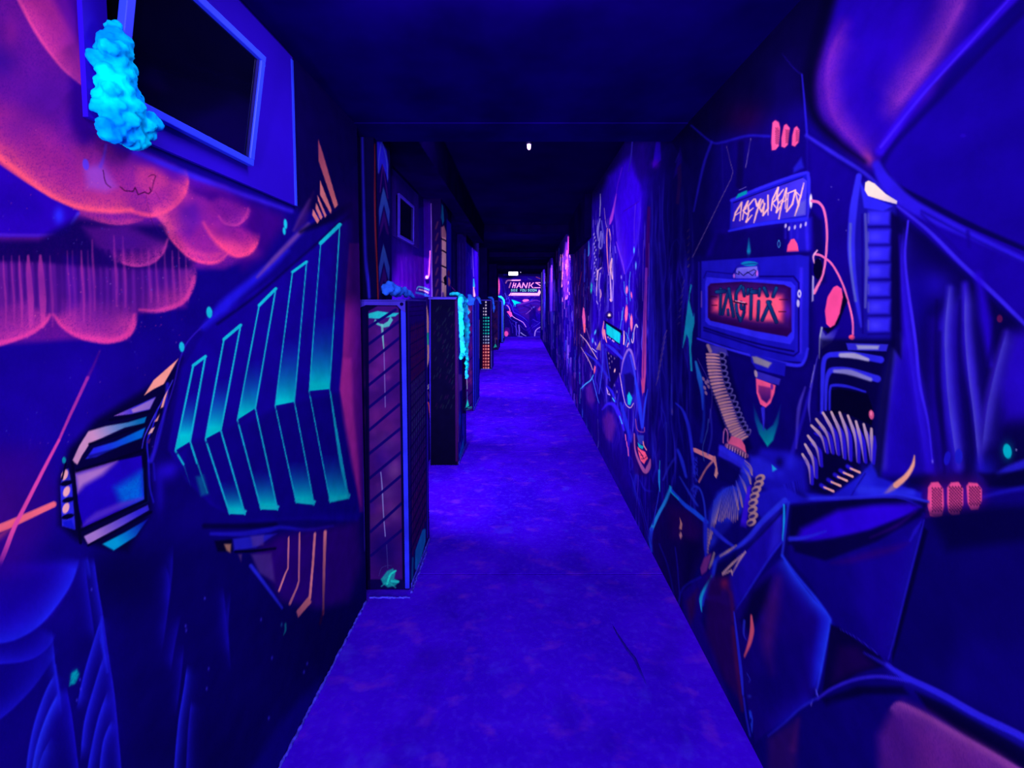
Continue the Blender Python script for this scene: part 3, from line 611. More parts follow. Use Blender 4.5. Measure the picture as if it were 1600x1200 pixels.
# stacked frames
P('05003a', '1282,530 1400,530 1392,600 1375,760 1290,650 1278,640', b=10, a=.85)
P('2c24cc', '1322,536 1388,538 1385,549 1325,547', b=2.5); P('a4a0c8', '1338,539 1374,540 1372,546 1340,546', b=4, a=.9)
S('2a24e0', '1284,645 1285,600 1287,566 1293,556 1304,554 1330,554 1376,562', (5, 7, 8, 9, 11), b=3); S('b0a4c8', '1314,555 1335,556 1356,562', (7, 9, 5), b=4, a=.95)
S('2a24d8', '1290,640 1291,600 1295,583 1304,578 1330,580 1371,592', (4, 6, 9, 10, 11), b=3); S('8c84c0', '1304,580 1328,582 1360,593', (5, 9, 6), b=4, a=.9)
S('2420d0', '1296,640 1297,608 1303,602 1325,604 1352,612', (3, 4, 5, 3), b=2.5); P('030026', '1299,610 1310,607 1356,616 1364,640 1362,665 1320,645 1300,650', b=3)
E('d04c84', 1361.5, 648, 4, 7.5, rot=-5); E('ff80a8', 1361, 646, 1.5, 4)
# slim grey spears left of the frames
S('4438c8', '1278,555 1270,590 1264,630 1266,660', (1, 3, 4, 1), b=2, a=.9); S('8878c8', '1273,570 1266,605', (1, 1.6), b=1, a=.8); S('4030b8', '1258,605 1248,640 1244,700', (2, 6, 3), b=4, a=.9); S('2818d4', '1268,600 1255,650 1240,700 1232,730', (3, 6, 8), b=5, a=.6)
# rib fan and teeth
P('05003a', '1262,742 1290,700 1340,715 1352,740 1290,775 1268,765', b=10)
ta = pts_of('1254,710 1258,694.5 1262.5,681 1268,665 1275.5,655 1286,645 1299,644 1312,644.5 1325,649.5 1337.5,658.5 1349.5,663 1361.5,670')
tb = pts_of('1266,756 1273,746 1281,728 1290,707 1299,708 1307.5,710 1317.6,716 1326.6,719 1339,722 1350,722 1360,720 1362,724')
for i in range(12):
    (x1, y1), (x2, y2) = ta[i], tb[i]
    mx, my = x1*.45+x2*.55+(3 if i < 9 else 0), y1*.5+y2*.5-4
    S('2814d8', f'{x1+5},{y1+12} {mx+5},{my+4} {x2+3},{y2}', (3, 6, 5), b=2.5, a=.9)
    S('c8a0b0', f'{x1},{y1} {mx},{my} {x2},{y2}', (4, 5.5, 3, 1.2), b=1.6, c2='7054b8')
P('1c18d0', '1255,770 1300,775 1345,742 1362,722 1372,745 1440,770 1440,782 1240,782', b=7, a=.9); B('2828ec', 1352, 752, 14, 20, rot=20, a=.7); S('0c0070', '1330,775 1342,755 1352,740', 2, b=3, a=.7)
S('2c30e8', '1345,766 1400,770 1425,770', (14, 10), b=10, a=.8)
for x, y in [(1336,734.5),(1325,741),(1316,747.5),(1306,755.5),(1295,764)]:
    S('2818dc', f'{x-12},{y-6} {x-6},{y-2}', 6, b=4, a=.9); S('f4a8a4', f'{x-7},{y-2.5} {x+7},{y+3.5}', (3, 5, 4), b=1.6)
S('9870a4', '1380,774 1395,762 1408,752', (2, 9, 9), b=6, a=.9); S('f09c88', '1400,758 1416,744 1426,728 1429,712', (9, 8, 6, 2), b=2.5); S('ffb8a0', '1418,744 1428,722', (1, 2), b=1.5, a=.7)
S('2c30ec', '1225,782 1270,779 1330,778 1400,774 1450,784', (5, 5, 6, 4), b=4, a=.95)
# shoulder mass left of the ribs
P('1a10bc', '1190,700 1230,705 1258,720 1262,790 1222,786 1190,760 1170,730', b=14, a=.9); B('2824ec', 1236, 722, 10, 12, a=.6); B('2824ec', 1218, 740, 8, 8, a=.5); B('080050', 1218, 722, 6, 8, a=.8); B('080050', 1250, 775, 14, 8, rot=30, a=.6)
P('2420e0', '1172,712 1190,716 1212,730 1208,748 1180,745 1170,728', b=12, a=.9); P('20b0ec', '1206,726 1214,733 1207,737', b=3)
for i in range(12): S(rg.choice(['0c0070','2c2cf0','140c90']), f'{1215+i*3.4},{760-i} {1222+i*3},{776-i*.5}', 1.2, b=1.5, a=.5)
P('1c14c8', '1180,770 1225,760 1260,780 1225,790 1195,815 1180,800', b=8, a=.85)
# ribbed hose
P('05003a', '1102,545 1135,550 1175,700 1160,715 1135,690 1105,600', b=8, a=.7)
P('3a2ca8', '1104,537 1135,545 1138,556 1108,552', b=3); S('a07890', '1106,540 1110,549', 5, b=3)
hp = smooth_pts(pts_of('1114,555 1117,580 1123,605 1133,630 1141,652 1150,672 1163,690'), 5)
for i, (x, y) in enumerate(hp[:-1]):
    dx, dy = hp[i+1]-hp[i]; L = math.hypot(dx, dy); nx, ny = -dy/L, dx/L
    q = 9.5
    S('3c2c80', f'{x-nx*q},{y-ny*q-1} {x+nx*q},{y+ny*q+3}', 4.6, b=2); S('d08c94' if i % 2 else 'b87c98', f'{x+nx*q},{y+ny*q-2.5} {x-nx*q*.2},{y-ny*q*.2-1} {x-nx*q},{y-ny*q+1}', (4, 3.4, 2), b=1.6)
    if i % 2 == 0: S('5a4ca0', f'{x-nx*12},{y-ny*12-3} {x-nx*19},{y-ny*19} {x-nx*17},{y-ny*17+6} {x-nx*11},{y-ny*11+5}', (2.4, 2, 2), b=1.3); E('06003c', x-nx*14, y-ny*14+1.5, 3, 3)
# drop lamp
P('1810b8', '1172,552 1180,554 1228,568 1226,588 1182,577 1174,566', b=3); P('a89890', '1175,557 1182,557 1206,567 1200,575 1178,567', b=4, a=.8); P('3024b8', '1179,580 1183,580 1220,592 1217,602 1182,592', b=2.5); E('b090a8', 1181, 584, 2.5, 6, rot=-10)
P('ff5490', '1181,591 1190,594 1212,602 1210,614 1204,630 1196,637 1188,632 1182,614', b=1.5); P('8a2480', '1185,602 1205,606 1204,622 1198,630 1190,624 1185,612', b=3.5, a=.95, c2='280868', g=(1195,604,1195,628)); E('6c20a0', 1206, 604, 2, 5)
P('00a0a8', '1177,630 1179,655 1186,678 1199,698 1208,688 1216,662 1220,632 1214,650 1208,664 1198,672 1188,660', b=4, g=(1199,695,1199,635), c2='0858a0', a2=.3); S('2c24cc', '1192,638 1193,655 1193,672', (6, 4, 1), b=2.5)
# little machine with pink lid
P('2820dc', '1124,695 1145,702 1168,720 1178,745 1150,735 1122,712', b=5); S('2c28f0', '1127,700 1145,712 1162,724', 8, b=4, a=.9); P('09005c', '1124,714 1142,722 1158,732 1150,760 1124,750', b=5, a=.9)
P('d8568c', '1143,681 1158,686 1164,696 1166,708 1150,700 1136,694', b=1.8, c2='ff5c90', g=(1145,684,1162,706)); S('8c4888', '1136,696 1152,702 1166,712', 7, b=1.5)
for i in range(8): S('d89cb8', f'{1137+i*4},{695+i*2} {1136+i*4},{700+i*2.2}', 1.3, b=.8); S('180850', f'{1139+i*4},{696+i*2} {1138+i*4},{702+i*2.2}', 1.2, b=.8)
S('c868b0', '1130,692 1131,675 1134,670 1137,678 1137,690', 1.6, b=1.1); S('c088a0', '1164,720 1172,727 1175,736 1168,740', 2, b=1.5, a=.7)
P('e88494', '1083,700 1087,700 1118,714 1117,722 1084,706', b=1.3); S('c87488', '1114,720 1103,733 1092,753', (3.4, 2.4, 2.6), b=1.2); P('d07888', '1112,715 1118,712 1122,740 1119,748 1116,743 1118,730', b=1.3, c2='f0a0a0', g=(1117,716,1119,746))
S('1c70c8', '1087,565 1093,590 1097,615 1098,640', (3, 8, 5, 2), b=2.5, c2='1c30c8'); S('1830c0', '1098,600 1100,650 1096,690', (3, 5), b=4, a=.6)
for x, y in [(1099,592),(1103,598),(1106,596),(1101,606),(1107,604),(1103,614)]: E('a07098', x, y, 2, 3.5, rot=-20, a=.8)
S('3c60b8', '1107,655 1105,672 1098,700 1100,720', 1.4, b=1.5, a=.7); S('2c30c8', '1110,640 1112,680 1106,710', 2.5, b=3, a=.6); S('5040b0', '1090,560 1112,610 1108,660', 1.2, b=1.5, a=.6); S('2828d8', '1082,730 1084,780 1088,820', 4, b=5, a=.5)
# teal lightning
P('1484b8', '1079,443 1081,446 1078,460 1077,470 1081,486 1083,496 1085,487 1085,505 1082,520 1080,545 1082,580 1079,580 1076,530 1073,522 1068,540 1066,545 1070,512 1074,480', b=1.2, c2='108cb8', g=(1078,445,1078,580))
# feather fan, coil
P('2430e4', '1120,770 1130,762 1148,760 1156,745 1162,725 1175,735 1172,770 1160,800 1108,860 1104,830 1108,800', b=10, a=.75)
for i in range(17):
    t = i/16; x1, y1 = 1116+38*t, 782-22*math.sin(t*2.2); 
    if i < 6: x2, y2 = 1106+i*2.4, 858-i*8
    else: x2, y2 = 1120+(i-6)*3.2, 812+4*math.sin(i)-1+(i-6)*.2
    S('0c0878', f'{x1+1.2},{y1+4} {x2+1.4},{y2}', 1.1, b=1.3, a=.7, sm=False); S('2438e8', f'{x1},{y1} {x2},{y2}', (1.5, 2, 1.4), b=1.2, c2='d4989c', a=.95, sm=False)
for s in ['1150,751 1156,772 1160,792','1155,742 1163,758 1167,772','1160,728 1170,744 1173,756','1162,722 1172,732 1175,742','1145,758 1150,778 1154,796']: S('3c3cd8', s, (1, 4, 4, 2), b=1.6, c2='b8848c')
for i in range(8): E('b0808c', 1106-i*.1, 848+i*5-20, 2.2, 2.6, a=.75); E('1c14a0', 1106, 850.5+i*5-20, 1.6, .9, a=.8)
P('3c14f0', '1168,760 1174,758 1170,790 1166,825 1156,822 1162,790', b=4, a=.9)
for x, y in [(1188,747),(1186,756),(1182,765),(1179,775),(1177,785),(1176,796),(1177,806),(1174,816)]: E('c08c94', x, y, 8, 5.6, rot=-25); E('2c1c78', x-2, y+1, 5, 2.8, rot=-25)
P('0c0070', '1112,820 1150,812 1180,830 1160,860 1120,850', b=10, a=.5)
# rock edges, middle
P('150060', '1048,768 1100,815 1101,862 1062,955 1030,890 1017,850 1020,828', b=6, a=.95); P('2c0060', '1044,790 1075,800 1095,830 1085,850 1050,840', b=22, a=.7); P('06003c', '1068,840 1098,850 1070,930', b=20, a=.6)
S('1c50f4', '1048,764 1068,787 1085,800 1104,816', (3, 6, 7, 6), b=2.5); S('2490f0', '1048,762 1040,782 1028,805 1018,827', (4, 5, 5, 6), b=2); S('2038e4', '1018,827 1016,842 1018,862', (6, 6, 3), b=4, a=.9); S('10b0f0', '1047,760 1048,768 1060,780', 2, b=1.5)
S('2428c8', '1030,766 1027,785 1020,820', 1.8, b=1.5); S('2090f0', '1030,735 1030,752 1031,768', (3, 3, 1), b=1.5); S('2434d8', '1062,745 1080,775 1090,790', (2, 4, 3), b=3, a=.8); S('2434d8', '1080,766 1085,760 1094,765 1100,785 1103,815', (2, 3, 3, 3), b=2.5, a=.9)
S('2028d8', '1102,815 1102,850 1103,870', (7, 6, 3), b=4, a=.9)
P('e89490', '1062,808 1066,818 1065,827 1061,827 1063,818', b=1.2); P('d88c98', '1064,830 1066,837 1063,843 1061,836', b=1.2)
S('1c14b0', '1030,850 1045,890 1056,950', 2, b=3, a=.7); S('2018b8', '1055,855 1058,880 1062,930', 1.6, b=2, a=.8); S('1c14b0', '1000,780 1008,810 1018,850', 1.4, b=2, a=.7)
P('1c08b0', '1222,800 1222,845 1182,905 1150,950 1100,935 1112,880 1155,868 1192,830', b=6, a=.9); P('2c24dc', '1210,810 1222,800 1221,845 1200,870', b=12, a=.6); P('070048', '1120,880 1150,866 1152,875 1125,930 1108,930', b=8, a=.9)
S('2a30ec', '1226,782 1192,814 1172,838 1155,853 1148,856', (9, 8, 7, 5), b=3.5); S('08004c', '1222,800 1192,832 1166,858', 4, b=4, a=.8); S('2428d8', '1113,826 1130,842 1148,855', (6, 6, 4), b=3.5)
S('2028d8', '1150,856 1128,868 1112,880', (5, 7, 6), b=4, a=.8); S('b88c90', '1151,852 1138,861 1125,869', (1.4, 3.5, 2), b=1.5)
S('14a4f4', '1225,789 1225,815 1223,845', (3, 3.6, 2.5), b=1.3); S('2430dc', '1232,785 1228,820 1222,868', (5, 4, 4), b=3, a=.8)
S('2420d8', '1222,846 1205,868 1185,898 1165,930 1147,957', (3, 3, 2.5), b=2.5, a=.9); S('2234f4', '1222,868 1232,885 1248,908 1270,935 1297,966', (4, 7, 10, 12, 9), b=5)
for s, ww in [('1165,862 1155,876 1144,896', (2, 2.4, 1)), ('1163,864 1145,880 1129,896', (1.2, 3, 2.4)), ('1129,898 1143,891 1144,898', 2.2)]: S('d8a0a8', s, ww, b=1.3, sm=False)
P('7c2c8c', '1112,864 1108,880 1104,892 1096,899 1094,888 1100,872', b=2.5); S('a8848c', '1116,864 1112,878 1108,888', (3, 4, 2), b=2, a=.9)
# lower rock panels
P('1a0088', '1065,925 1095,900 1115,892 1100,930 1096,970 1120,1030 1140,1100 1090,1020 1068,960', b=7, a=.9); P('44104c', '1072,940 1090,920 1085,960 1078,975', b=12, a=.6)
S('1c14b8', '1060,948 1064,925 1075,912 1095,902', 2.5, b=2.5, a=.9); S('2030dc', '1118,878 1112,905 1102,925 1097,945', (5, 5, 5), b=4); S('1cb8f0', '1112,900 1100,922 1095,936 1096,955', (1.5, 4, 5, 1.5), b=1.6)
P('2c0460', '1105,900 1140,900 1150,960 1160,1100 1130,1060 1102,990', b=14, a=.8); B('8c1c58', 1132, 912, 6, 8, a=.8); S('50105c', '1132,915 1142,930 1146,970', (4, 6, 4), b=6, a=.6); S('541058', '1145,980 1152,1040 1160,1110', (5, 8, 4), b=7, a=.7)
P('16007c', '1190,900 1222,872 1296,966 1276,1082 1240,1112 1180,1160 1160,1060 1147,957', b=4, a=.95); P('07003e', '1175,925 1205,900 1200,940 1170,990 1158,970', b=16, a=.9)
S('4c1478', '1216,905 1206,950 1200,1000 1206,1050', (10, 22, 20, 6), b=22, a=.7, n=.1)
S('1a14d4', '1285,955 1290,975 1284,1010 1272,1070', (12, 22, 20, 6), b=18, a=.85); P('0c006c', '1215,1000 1262,1000 1250,1090 1190,1120 1180,1060', b=30, a=.5)
S('2c28d8', '1297,965 1292,1000 1284,1040 1275,1085', 2, b=2); S('5048e8', '1275,1078 1278,1088', 2.5, b=1.5); S('6c5cf0', '1270,1093 1267,1102', 2, b=1.5, a=.8)
S('2420cc', '1278,1090 1250,1107 1225,1130 1200,1150', (4, 4, 2), b=3.5, a=.9); S('2828dc', '1147,957 1152,1000 1158,1050 1161,1086', (2, 4, 5, 3), b=2); S('2828dc', '1162,1090 1166,1120 1172,1150', (3, 3), b=2.5, a=.8)
F('2440fc', '1222,868 1234,888 1250,910 1272,938 1297,966 1291,1005 1277,1085', L=16, side=1, b=3, a=.9, c2='1400a8', taper=.12); F('1c14d4', '1276,1088 1246,1108 1200,1150', L=14, side=1, b=2, a=.5, taper=.3)
S('e85878', '1174,962 1175,985 1171,1005 1163,1026', (3, 7, 6, 2), b=2); S('2c34d8', '1163,970 1162,990 1166,1000', (4, 3, 1), b=2, a=.8); B('2c3cd0', 1171, 1088, 3, 2, a=.9); S('2038d8', '1172,1112 1174,1125 1175,1145', (4, 5, 1), b=2); E('0c006c', 1173, 1126, 1.2, 4); S('2a38d0', '1167,1052 1172,1062 1170,1066', 1.3, b=1, a=.8)
P('300c68', '1200,1155 1250,1120 1248,1200 1240,1260 1200,1260', b=16, a=.8); S('4c1470', '1248,1125 1240,1170', (3, 12), b=12, a=.7)
# main right-hand plates
P('10007e', '1232,870 1240,788 1300,782 1400,778 1447,800 1440,830 1400,990 1385,1045 1300,968 1262,905', b=5, a=.9); P('18009c', '1330,870 1420,850 1400,960 1380,1020 1340,950', b=40, a=.6)
P('05003a', '1236,790 1330,780 1400,776 1450,786 1445,800 1380,788 1330,796 1250,850 1232,850', b=10, a=.95)
P('2c00dc', '1252,826 1310,797 1360,790 1420,786 1438,792 1410,812 1340,836 1270,845 1245,842', b=15, a=.95)
S('2a28e8', '1235,842 1258,840 1290,830', (8, 6, 3), b=6, a=.9); P('06003e', '1238,850 1300,842 1360,828 1442,795 1440,806 1370,846 1290,876 1242,862', b=8, a=.9)
P('300470', '1300,880 1370,858 1420,848 1400,862 1330,880', b=14, a=.6); S('2c0478', '1430,800 1400,822 1360,840', (3, 6, 2), b=7, a=.6); S('2010c0', '1442,812 1430,830 1422,845', (2, 6, 3), b=5, a=.9)
P('09005e', '1442,810 1540,800 1760,770 1760,1260 1600,1165 1500,1105 1395,1040 1405,990', b=4, a=.9); P('0e007c', '1500,1000 1640,1020 1640,1160 1480,1085', b=50, a=.6); P('04003a', '1450,800 1540,790 1640,790 1640,840 1480,860', b=24, a=.8); P('040034', '1440,820 1450,830 1415,960 1395,1035 1392,1010', b=6, a=.9)
S('2014b8', '1444,812 1434,850 1416,920 1400,985 1388,1030', (2, 3, 2), b=2.5, a=.9)
P('08003c', '1298,975 1315,983 1375,1025 1385,1040 1340,1052 1285,1085', b=5, a=.95); P('1e0054', '1310,1010 1340,1010 1365,1040 1300,1065', b=20, a=.7); S('2418b8', '1313,983 1340,998 1372,1022', 1.6, b=1.6, a=.9); S('2014b4', '1350,1020 1372,1032 1390,1042', (2, 5, 6), b=5, a=.9)
S('2c1ccc', '1277,1092 1300,1076 1335,1062 1370,1057 1400,1060 1420,1064', (4, 5, 5, 5), b=2.5); S('2c20dc', '1386,1038 1396,1046 1420,1060 1470,1084 1530,1118 1600,1152 1680,1200', (5, 8, 10, 11, 9), b=5)
P('040034', '1285,1092 1340,1072 1410,1072 1420,1085 1350,1085 1290,1105', b=9, a=.9); P('0e0070', '1250,1120 1300,1095 1380,1090 1400,1130 1380,1260 1240,1260', b=20, a=.8)
P('03002c', '1430,1080 1480,1102 1600,1170 1640,1200 1640,1225 1540,1170 1450,1110', b=8, a=.9)
P('581888', '1392,1112 1410,1096 1450,1112 1500,1145 1560,1178 1620,1220 1640,1260 1375,1260 1372,1150', b=24, a=.85, n=.15); P('8c2c94', '1430,1140 1500,1150 1570,1200 1600,1260 1440,1260', b=40, a=.45, n=.4); S('9a4494', '1405,1100 1445,1118 1500,1150 1560,1185 1620,1225', (4, 8, 10, 12), b=10, a=.6)
F('9440a4', '1388,1112 1405,1098 1445,1116 1500,1148 1560,1182 1650,1235', L=30, side=1, b=4, a=.75, n=.35, c2='4c1080', taper=.1)
F('2820e4', '1386,1038 1420,1062 1470,1086 1530,1120 1640,1178', L=7, side=1, b=4, a=.6, taper=.1)
F('2418d4', '1240,786 1300,782 1400,778 1448,798', L=5, side=-1, b=2, a=.7); F('1c10b4', '1392,1030 1402,985 1418,920 1436,850 1446,812', L=14, side=-1, b=2, a=.6, taper=.2)
F('2c24ec', '1225,786 1190,818 1156,856', L=7, side=-1, b=2, a=.6); F('8c30b8', '1520,-30 1495,20 1465,75 1432,125 1396,172', L=22, side=1, b=10, a=.6, n=.35, taper=.1); F('6c20a8', '1316,45 1298,85 1292,130 1303,182 1336,224 1358,250', L=20, side=-1, b=8, a=.6, n=.35, taper=.12)
RIGHT_NEAR = take()

# far part of the right wall (shared sketch, finer grid)
P('09003c', '840,180 1100,180 1100,230 1060,260 950,300 900,400 880,440 840,470', b=20, a=.9)
P('1c009c', '975,222 1048,222 1046,300 1000,330 960,280', b=16, a=.45); P('090058', '1010,222 1110,222 1100,660 1020,620 1015,300', b=20, a=.75)
P('2c00d8', '950,275 985,245 1000,300 1000,370 985,400 975,432 962,405 935,340', b=14, a=.95); P('2000b8', '922,320 950,290 1008,300 1002,420 980,500 955,560 920,520 905,430', b=20, a=.85); B('3000ec', 972, 330, 22, 60, a=.9)
P('2400b0', '915,400 1005,420 1000,640 960,600 910,560', b=24, a=.6)
rf = random.Random(11)
for _ in range(260):
    x = 846+(rf.random()**.8)*76; y = rf.uniform(382, 640); L = rf.uniform(10, 60)
    q = (x-816)
    if y < 473-q*1.50+ (30 if x > 888 else -10) or y > 473+q*1.85: continue
    S(rf.choice(['3c10b8','2c08c0','1c00a0','6030d0','4820e0','14007c','0e0060','8050e0','2c40d8','5a1898','14007c','20108c']), f'{x},{y} {x+rf.uniform(-1,1)},{y+L*.5} {x+rf.uniform(-1,1)},{y+L}', rf.uniform(.7, 2.2), b=1.2, a=rf.uniform(.35, .9))
for _ in range(230):
    x = rf.uniform(922, 1082); y = rf.uniform(280, 800); L = rf.uniform(20, 110)
    if y > 473+(x-816)*1.9: continue
    S(rf.choice(['1c14b0','1a10a0','2c20c8','0c0058','08003c','2408b8','2c108c','0a0050'] if x > 1000 else ['3c20e8','2408c8','1c04a8','0e0070','4c38f0','2c20d8','10007c','5a3ce0']), f'{x},{y} {x+rf.uniform(-2,2)},{y+L*.5} {x+rf.uniform(-3,3)},{y+L}', (.5, rf.uniform(1, 3), .5), b=1.4, a=rf.uniform(.3, .75))
P('0c0044', '897,385 918,375 926,470 925,520 903,560 893,440', b=5, a=.7); P('1a0068', '905,480 922,500 924,600 906,600', b=6, a=.4)
for x in (897, 901, 906, 911): S('2c0858', f'{x},{392-(x-890)*.5} {x+1},470 {x},540', 1.5, b=1.4, a=.8)
for _ in range(240):
    x = 847+(rf.random()**.8)*78; y = rf.uniform(395, 600); q = x-816
    if y < 473-q*1.42 or y > 473+q*1.7: continue
    S(rf.choice(['8050e8','5c30f0','a070f0','6830c0','3010a0','0c0058','4c80f0','902c90','2c10c8','e0a0f0']), f'{x},{y} {x+rf.uniform(-.8,.8)},{y+rf.uniform(4,22)}', (.3, rf.uniform(.8, 1.6), .4), b=.9, a=rf.uniform(.35, .8))
for _ in range(170):
    x, y = rf.uniform(924, 1000), rf.uniform(300, 640)
    S(rf.choice(['7050f0','5c3cf4','a88cf4','4020e8','1000a0','0c0070','4c80f0','8050e0']), f'{x},{y} {x+rf.uniform(-1.5,1.5)},{y+rf.uniform(8,40)}', (.3, rf.uniform(.7, 1.6), .3), b=1, a=rf.uniform(.25, .6))
# magenta glow section
S('6c20c0', '885,380 884,420 884,462', (2, 11, 8), b=6, a=.8); S('b848f0', '886,392 886,410 886,430', (1.5, 4, 2), b=3, a=.75); S('8c30d8', '881,400 881,430 882,455', (1, 2, 1), b=2, a=.7); S('ff80c8', '879,398 879,425 878,448', (1, 1.8, 1.8), b=1); S('8c2890', '888,370 888,395', (2, 2), b=1.5); S('ff90d0', '876,398 875,415', 1.2, b=1, a=.7)
for _ in range(90): 
    x, y = rf.uniform(878, 891), rf.uniform(395, 470); S(rf.choice(['4010b0','ff80e0','7020d0','2c0898']), f'{x},{y} {x+rf.uniform(-.8,.8)},{y+rf.uniform(3,7)}', rf.uniform(.5, 1.1), b=.8, a=.8)
S('5a20f4', '861,420 861,450 861,485', (3, 5, 3), b=3, a=.9); S('7c30ff', '862,415 862,440', 1.5, b=1.5, a=.8); S('7870d8', '846.4,424 846.6,470 846.8,515', 1.1, b=.8, a=.9); S('2c10a0', '849,420 849.5,470 850,520', 2, b=1.4, a=.8); S('7c68d0', '853,432 854.6,448', .8, b=.8, a=.7); S('4c2cd8', '861,480 862,520 862,545', 3, b=3, a=.5)
S('4890f8', '920,377 920,395 919,400', (1, 2, 1), b=1); S('2c34d8', '914,390 913,440', 2, b=2, a=.7); S('801c50', '909,425 906,440 905,446', .9, b=1, a=.7)
E('20b0b8', 924, 450, 1.5, 8, rot=3); P('e454a8', '911,480 913,482 915,500 914.5,518 912,518 909.5,495', b=1); P('ff5c84', '911,505 915,508 914,520 912.5,520', b=1)
# dense tubes, drapes and roots between the figures
for _ in range(46):
    x = rf.uniform(1014, 1082); y = rf.uniform(240, 560); L = rf.uniform(90, 260); k = rf.uniform(-14, 14)
    F(rf.choice(['2418c8','1c14b8','2c20d4','1810a4','2c28d8']), f'{x},{y} {x+k*.4},{y+L*.35} {x-k*.2},{y+L*.7} {x+k},{y+L}', L=rf.uniform(2, 6), side=rf.choice((-1, 1)), b=1.4, a=rf.uniform(.3, .7), c2='0e0070', taper=.3)
for _ in range(60):
    x = rf.uniform(922, 1010); y = rf.uniform(290, 700); L = rf.uniform(30, 110); k = rf.uniform(-8, 8)
    if y+L > 473+(x-816)*1.8: continue
    F(rf.choice(['4c34f0','5c40f4','3420e8','7058f0','3c2ce8']), f'{x},{y} {x+k*.5},{y+L*.35} {x-k*.2},{y+L*.7} {x+k},{y+L}', L=rf.uniform(1.5, 4), side=rf.choice((-1, 1)), b=1.1, a=rf.uniform(.3, .75), c2='1400a0', taper=.3)
for _ in range(40):
    x = rf.uniform(930, 1040); y = rf.uniform(560, 790); k = rf.uniform(-12, 14); L = rf.uniform(20, 70)
    if y+L > 473+(x-816)*1.86: continue
    F(rf.choice(['2c20d4','2428d8','3c20c8','4c18a0']), f'{x},{y} {x+k},{y+L*.5} {x+k*.4},{y+L}', L=rf.uniform(2, 6), side=rf.choice((-1, 1)), b=1.4, a=rf.uniform(.3, .65), c2='100078', taper=.35)
for x, y, rx, ry in [(940,400,3,14),(946,452,2,18),(934,520,3,10),(966,560,4,12),(925,560,5,14),(1000,470,5,40),(1030,450,9,60),(1062,520,7,50),(1020,640,8,40),(968,720,10,20),(1045,560,6,50)]: B('08004c', x, y, rx, ry, a=.75)
# pale organic figure
for s, ww, c in [('938,303 938,320 937,338', (1, 1.8, 1), 'a898f8'), ('937.5,342 934,358 935,376', (2, 4, 2), '8c78f8'), ('940,345 942,362 944,380', (2, 3, 2), '5c48f0'), ('939,362 936,385 940,386 941,365', 2.5, '8470f4'), ('944,325 946,345 948,355', (.8, 1.4), 'b07cf0'), ('949,357 948,375 949,400 951,430', (1.2, 2, 1.6, 1), 'ff88c0'), ('952,358 954,372 954,378', (1.5, 2, 1), 'f0a0e0'), ('954,370 953,400 951,430', 1.2, 'a070ff'), ('956,404 954,418 957,436', (2, 4, 2), 'ffb8dc'), ('953,425 954,445 955,470', (1.6, 2.4, 3), 'd0a0f8'), ('957,405 958,440 957,470', 1.2, 'b088ff'), ('934,423 933,440 932,462', (3, 1.6, 1), 'e0a8e8'), ('940,418 933,424', 1.6, 'e8b0e8'), ('938,427 936,445 938,470', (2, 1.4, 1), 'a080f8'), ('938,452 939,460 938,466', (1, 1.6, 1), 'ffb0c8'), ('932,470 934,475', 1.2, 'b090f8'), ('961,385 962,395', 1.6, '7050ff'), ('927,345 928,375 924,420', 1.2, '4c30f0')]: S(c, s, ww, b=1)
P('ffb0cc', '952,467 955,467 955,472 953,470', b=1); P('100060', '936,388 940,392 941,405 935,402', b=2, a=.8); P('100060', '938,410 941,412 940,418 936,416', b=1.5, a=.8)
for _ in range(80):
    x, y = rf.uniform(926, 958), rf.uniform(335, 480); S(rf.choice(['a890ff','c8a8ff','7c60f8','6048f4','e0b0f8','1c04a0','100070']), f'{x},{y} {x+rf.uniform(-1.5,1.5)},{y+rf.uniform(4,16)}', (.4, rf.uniform(.9, 1.8), .4), b=.9, a=rf.uniform(.4, .85))
for i in range(15): E('b098f4', 928+(i % 3)*1.2+i*.1, 366+i*5, .9, 2.1, rot=20)
for i in range(9): E('0a0054', 929.5+(i % 2)*1.4, 375+i*8, .8, 2, a=.7)
P('2c00dc', '962,285 985,262 1000,290 1001,345 992,392 977,428 966,395 960,350', b=8, a=.92); B('3400f0', 976, 330, 11, 48, a=.8); B('5010d8', 974, 395, 6, 24, a=.6)
S('c040ff', '963,303 959,325 955,342 953,350', (1, 3, 5, 2), b=2.4); S('6018f8', '972,262 966,285 962,306', 1.4, b=2, a=.7); S('8c40ff', '963,378 968,395 973,412 976,428', (1, 2, 2.6, 1), b=1.8, c2='9040d0'); S('3820e8', '991,398 984,412 977,428', 1.4, b=1.5, a=.8); F('5c28ff', '958,300 962,345 966,385 972,412 977,430', L=9, side=-1, b=2, a=.7, c2='2c00d8'); F('4820f8', '1001,300 1000,345 992,392 978,430', L=7, side=1, b=2, a=.6, c2='2800d0'); E('50a8ff', 990.7, 391, 1.1, 5); S('5c2ce0', '993,318 991,350 991,380', 1.4, b=2, a=.6); S('3000a0', '975,330 998,315', 1.2, b=1.6, a=.7)
S('2618a8', '988,222 986,245 982,268', (2.4, 2.4, 1), b=2); P('2000bc', '1025,222 1032,222 1033,250 1020,262 1022,240', b=3, a=.8); B('3c00a8', 1024, 256, 6, 7, a=.8); P('2400b4', '1063,228 1066,245 1064,262 1052,280 1058,250', b=3, a=.85); P('38105c', '1058,262 1064,255 1065,280 1061,320 1056,318 1059,285', b=1.5, a=.9); S('2c1cc0', '1061,240 1055,254', 1.4, b=1.5)
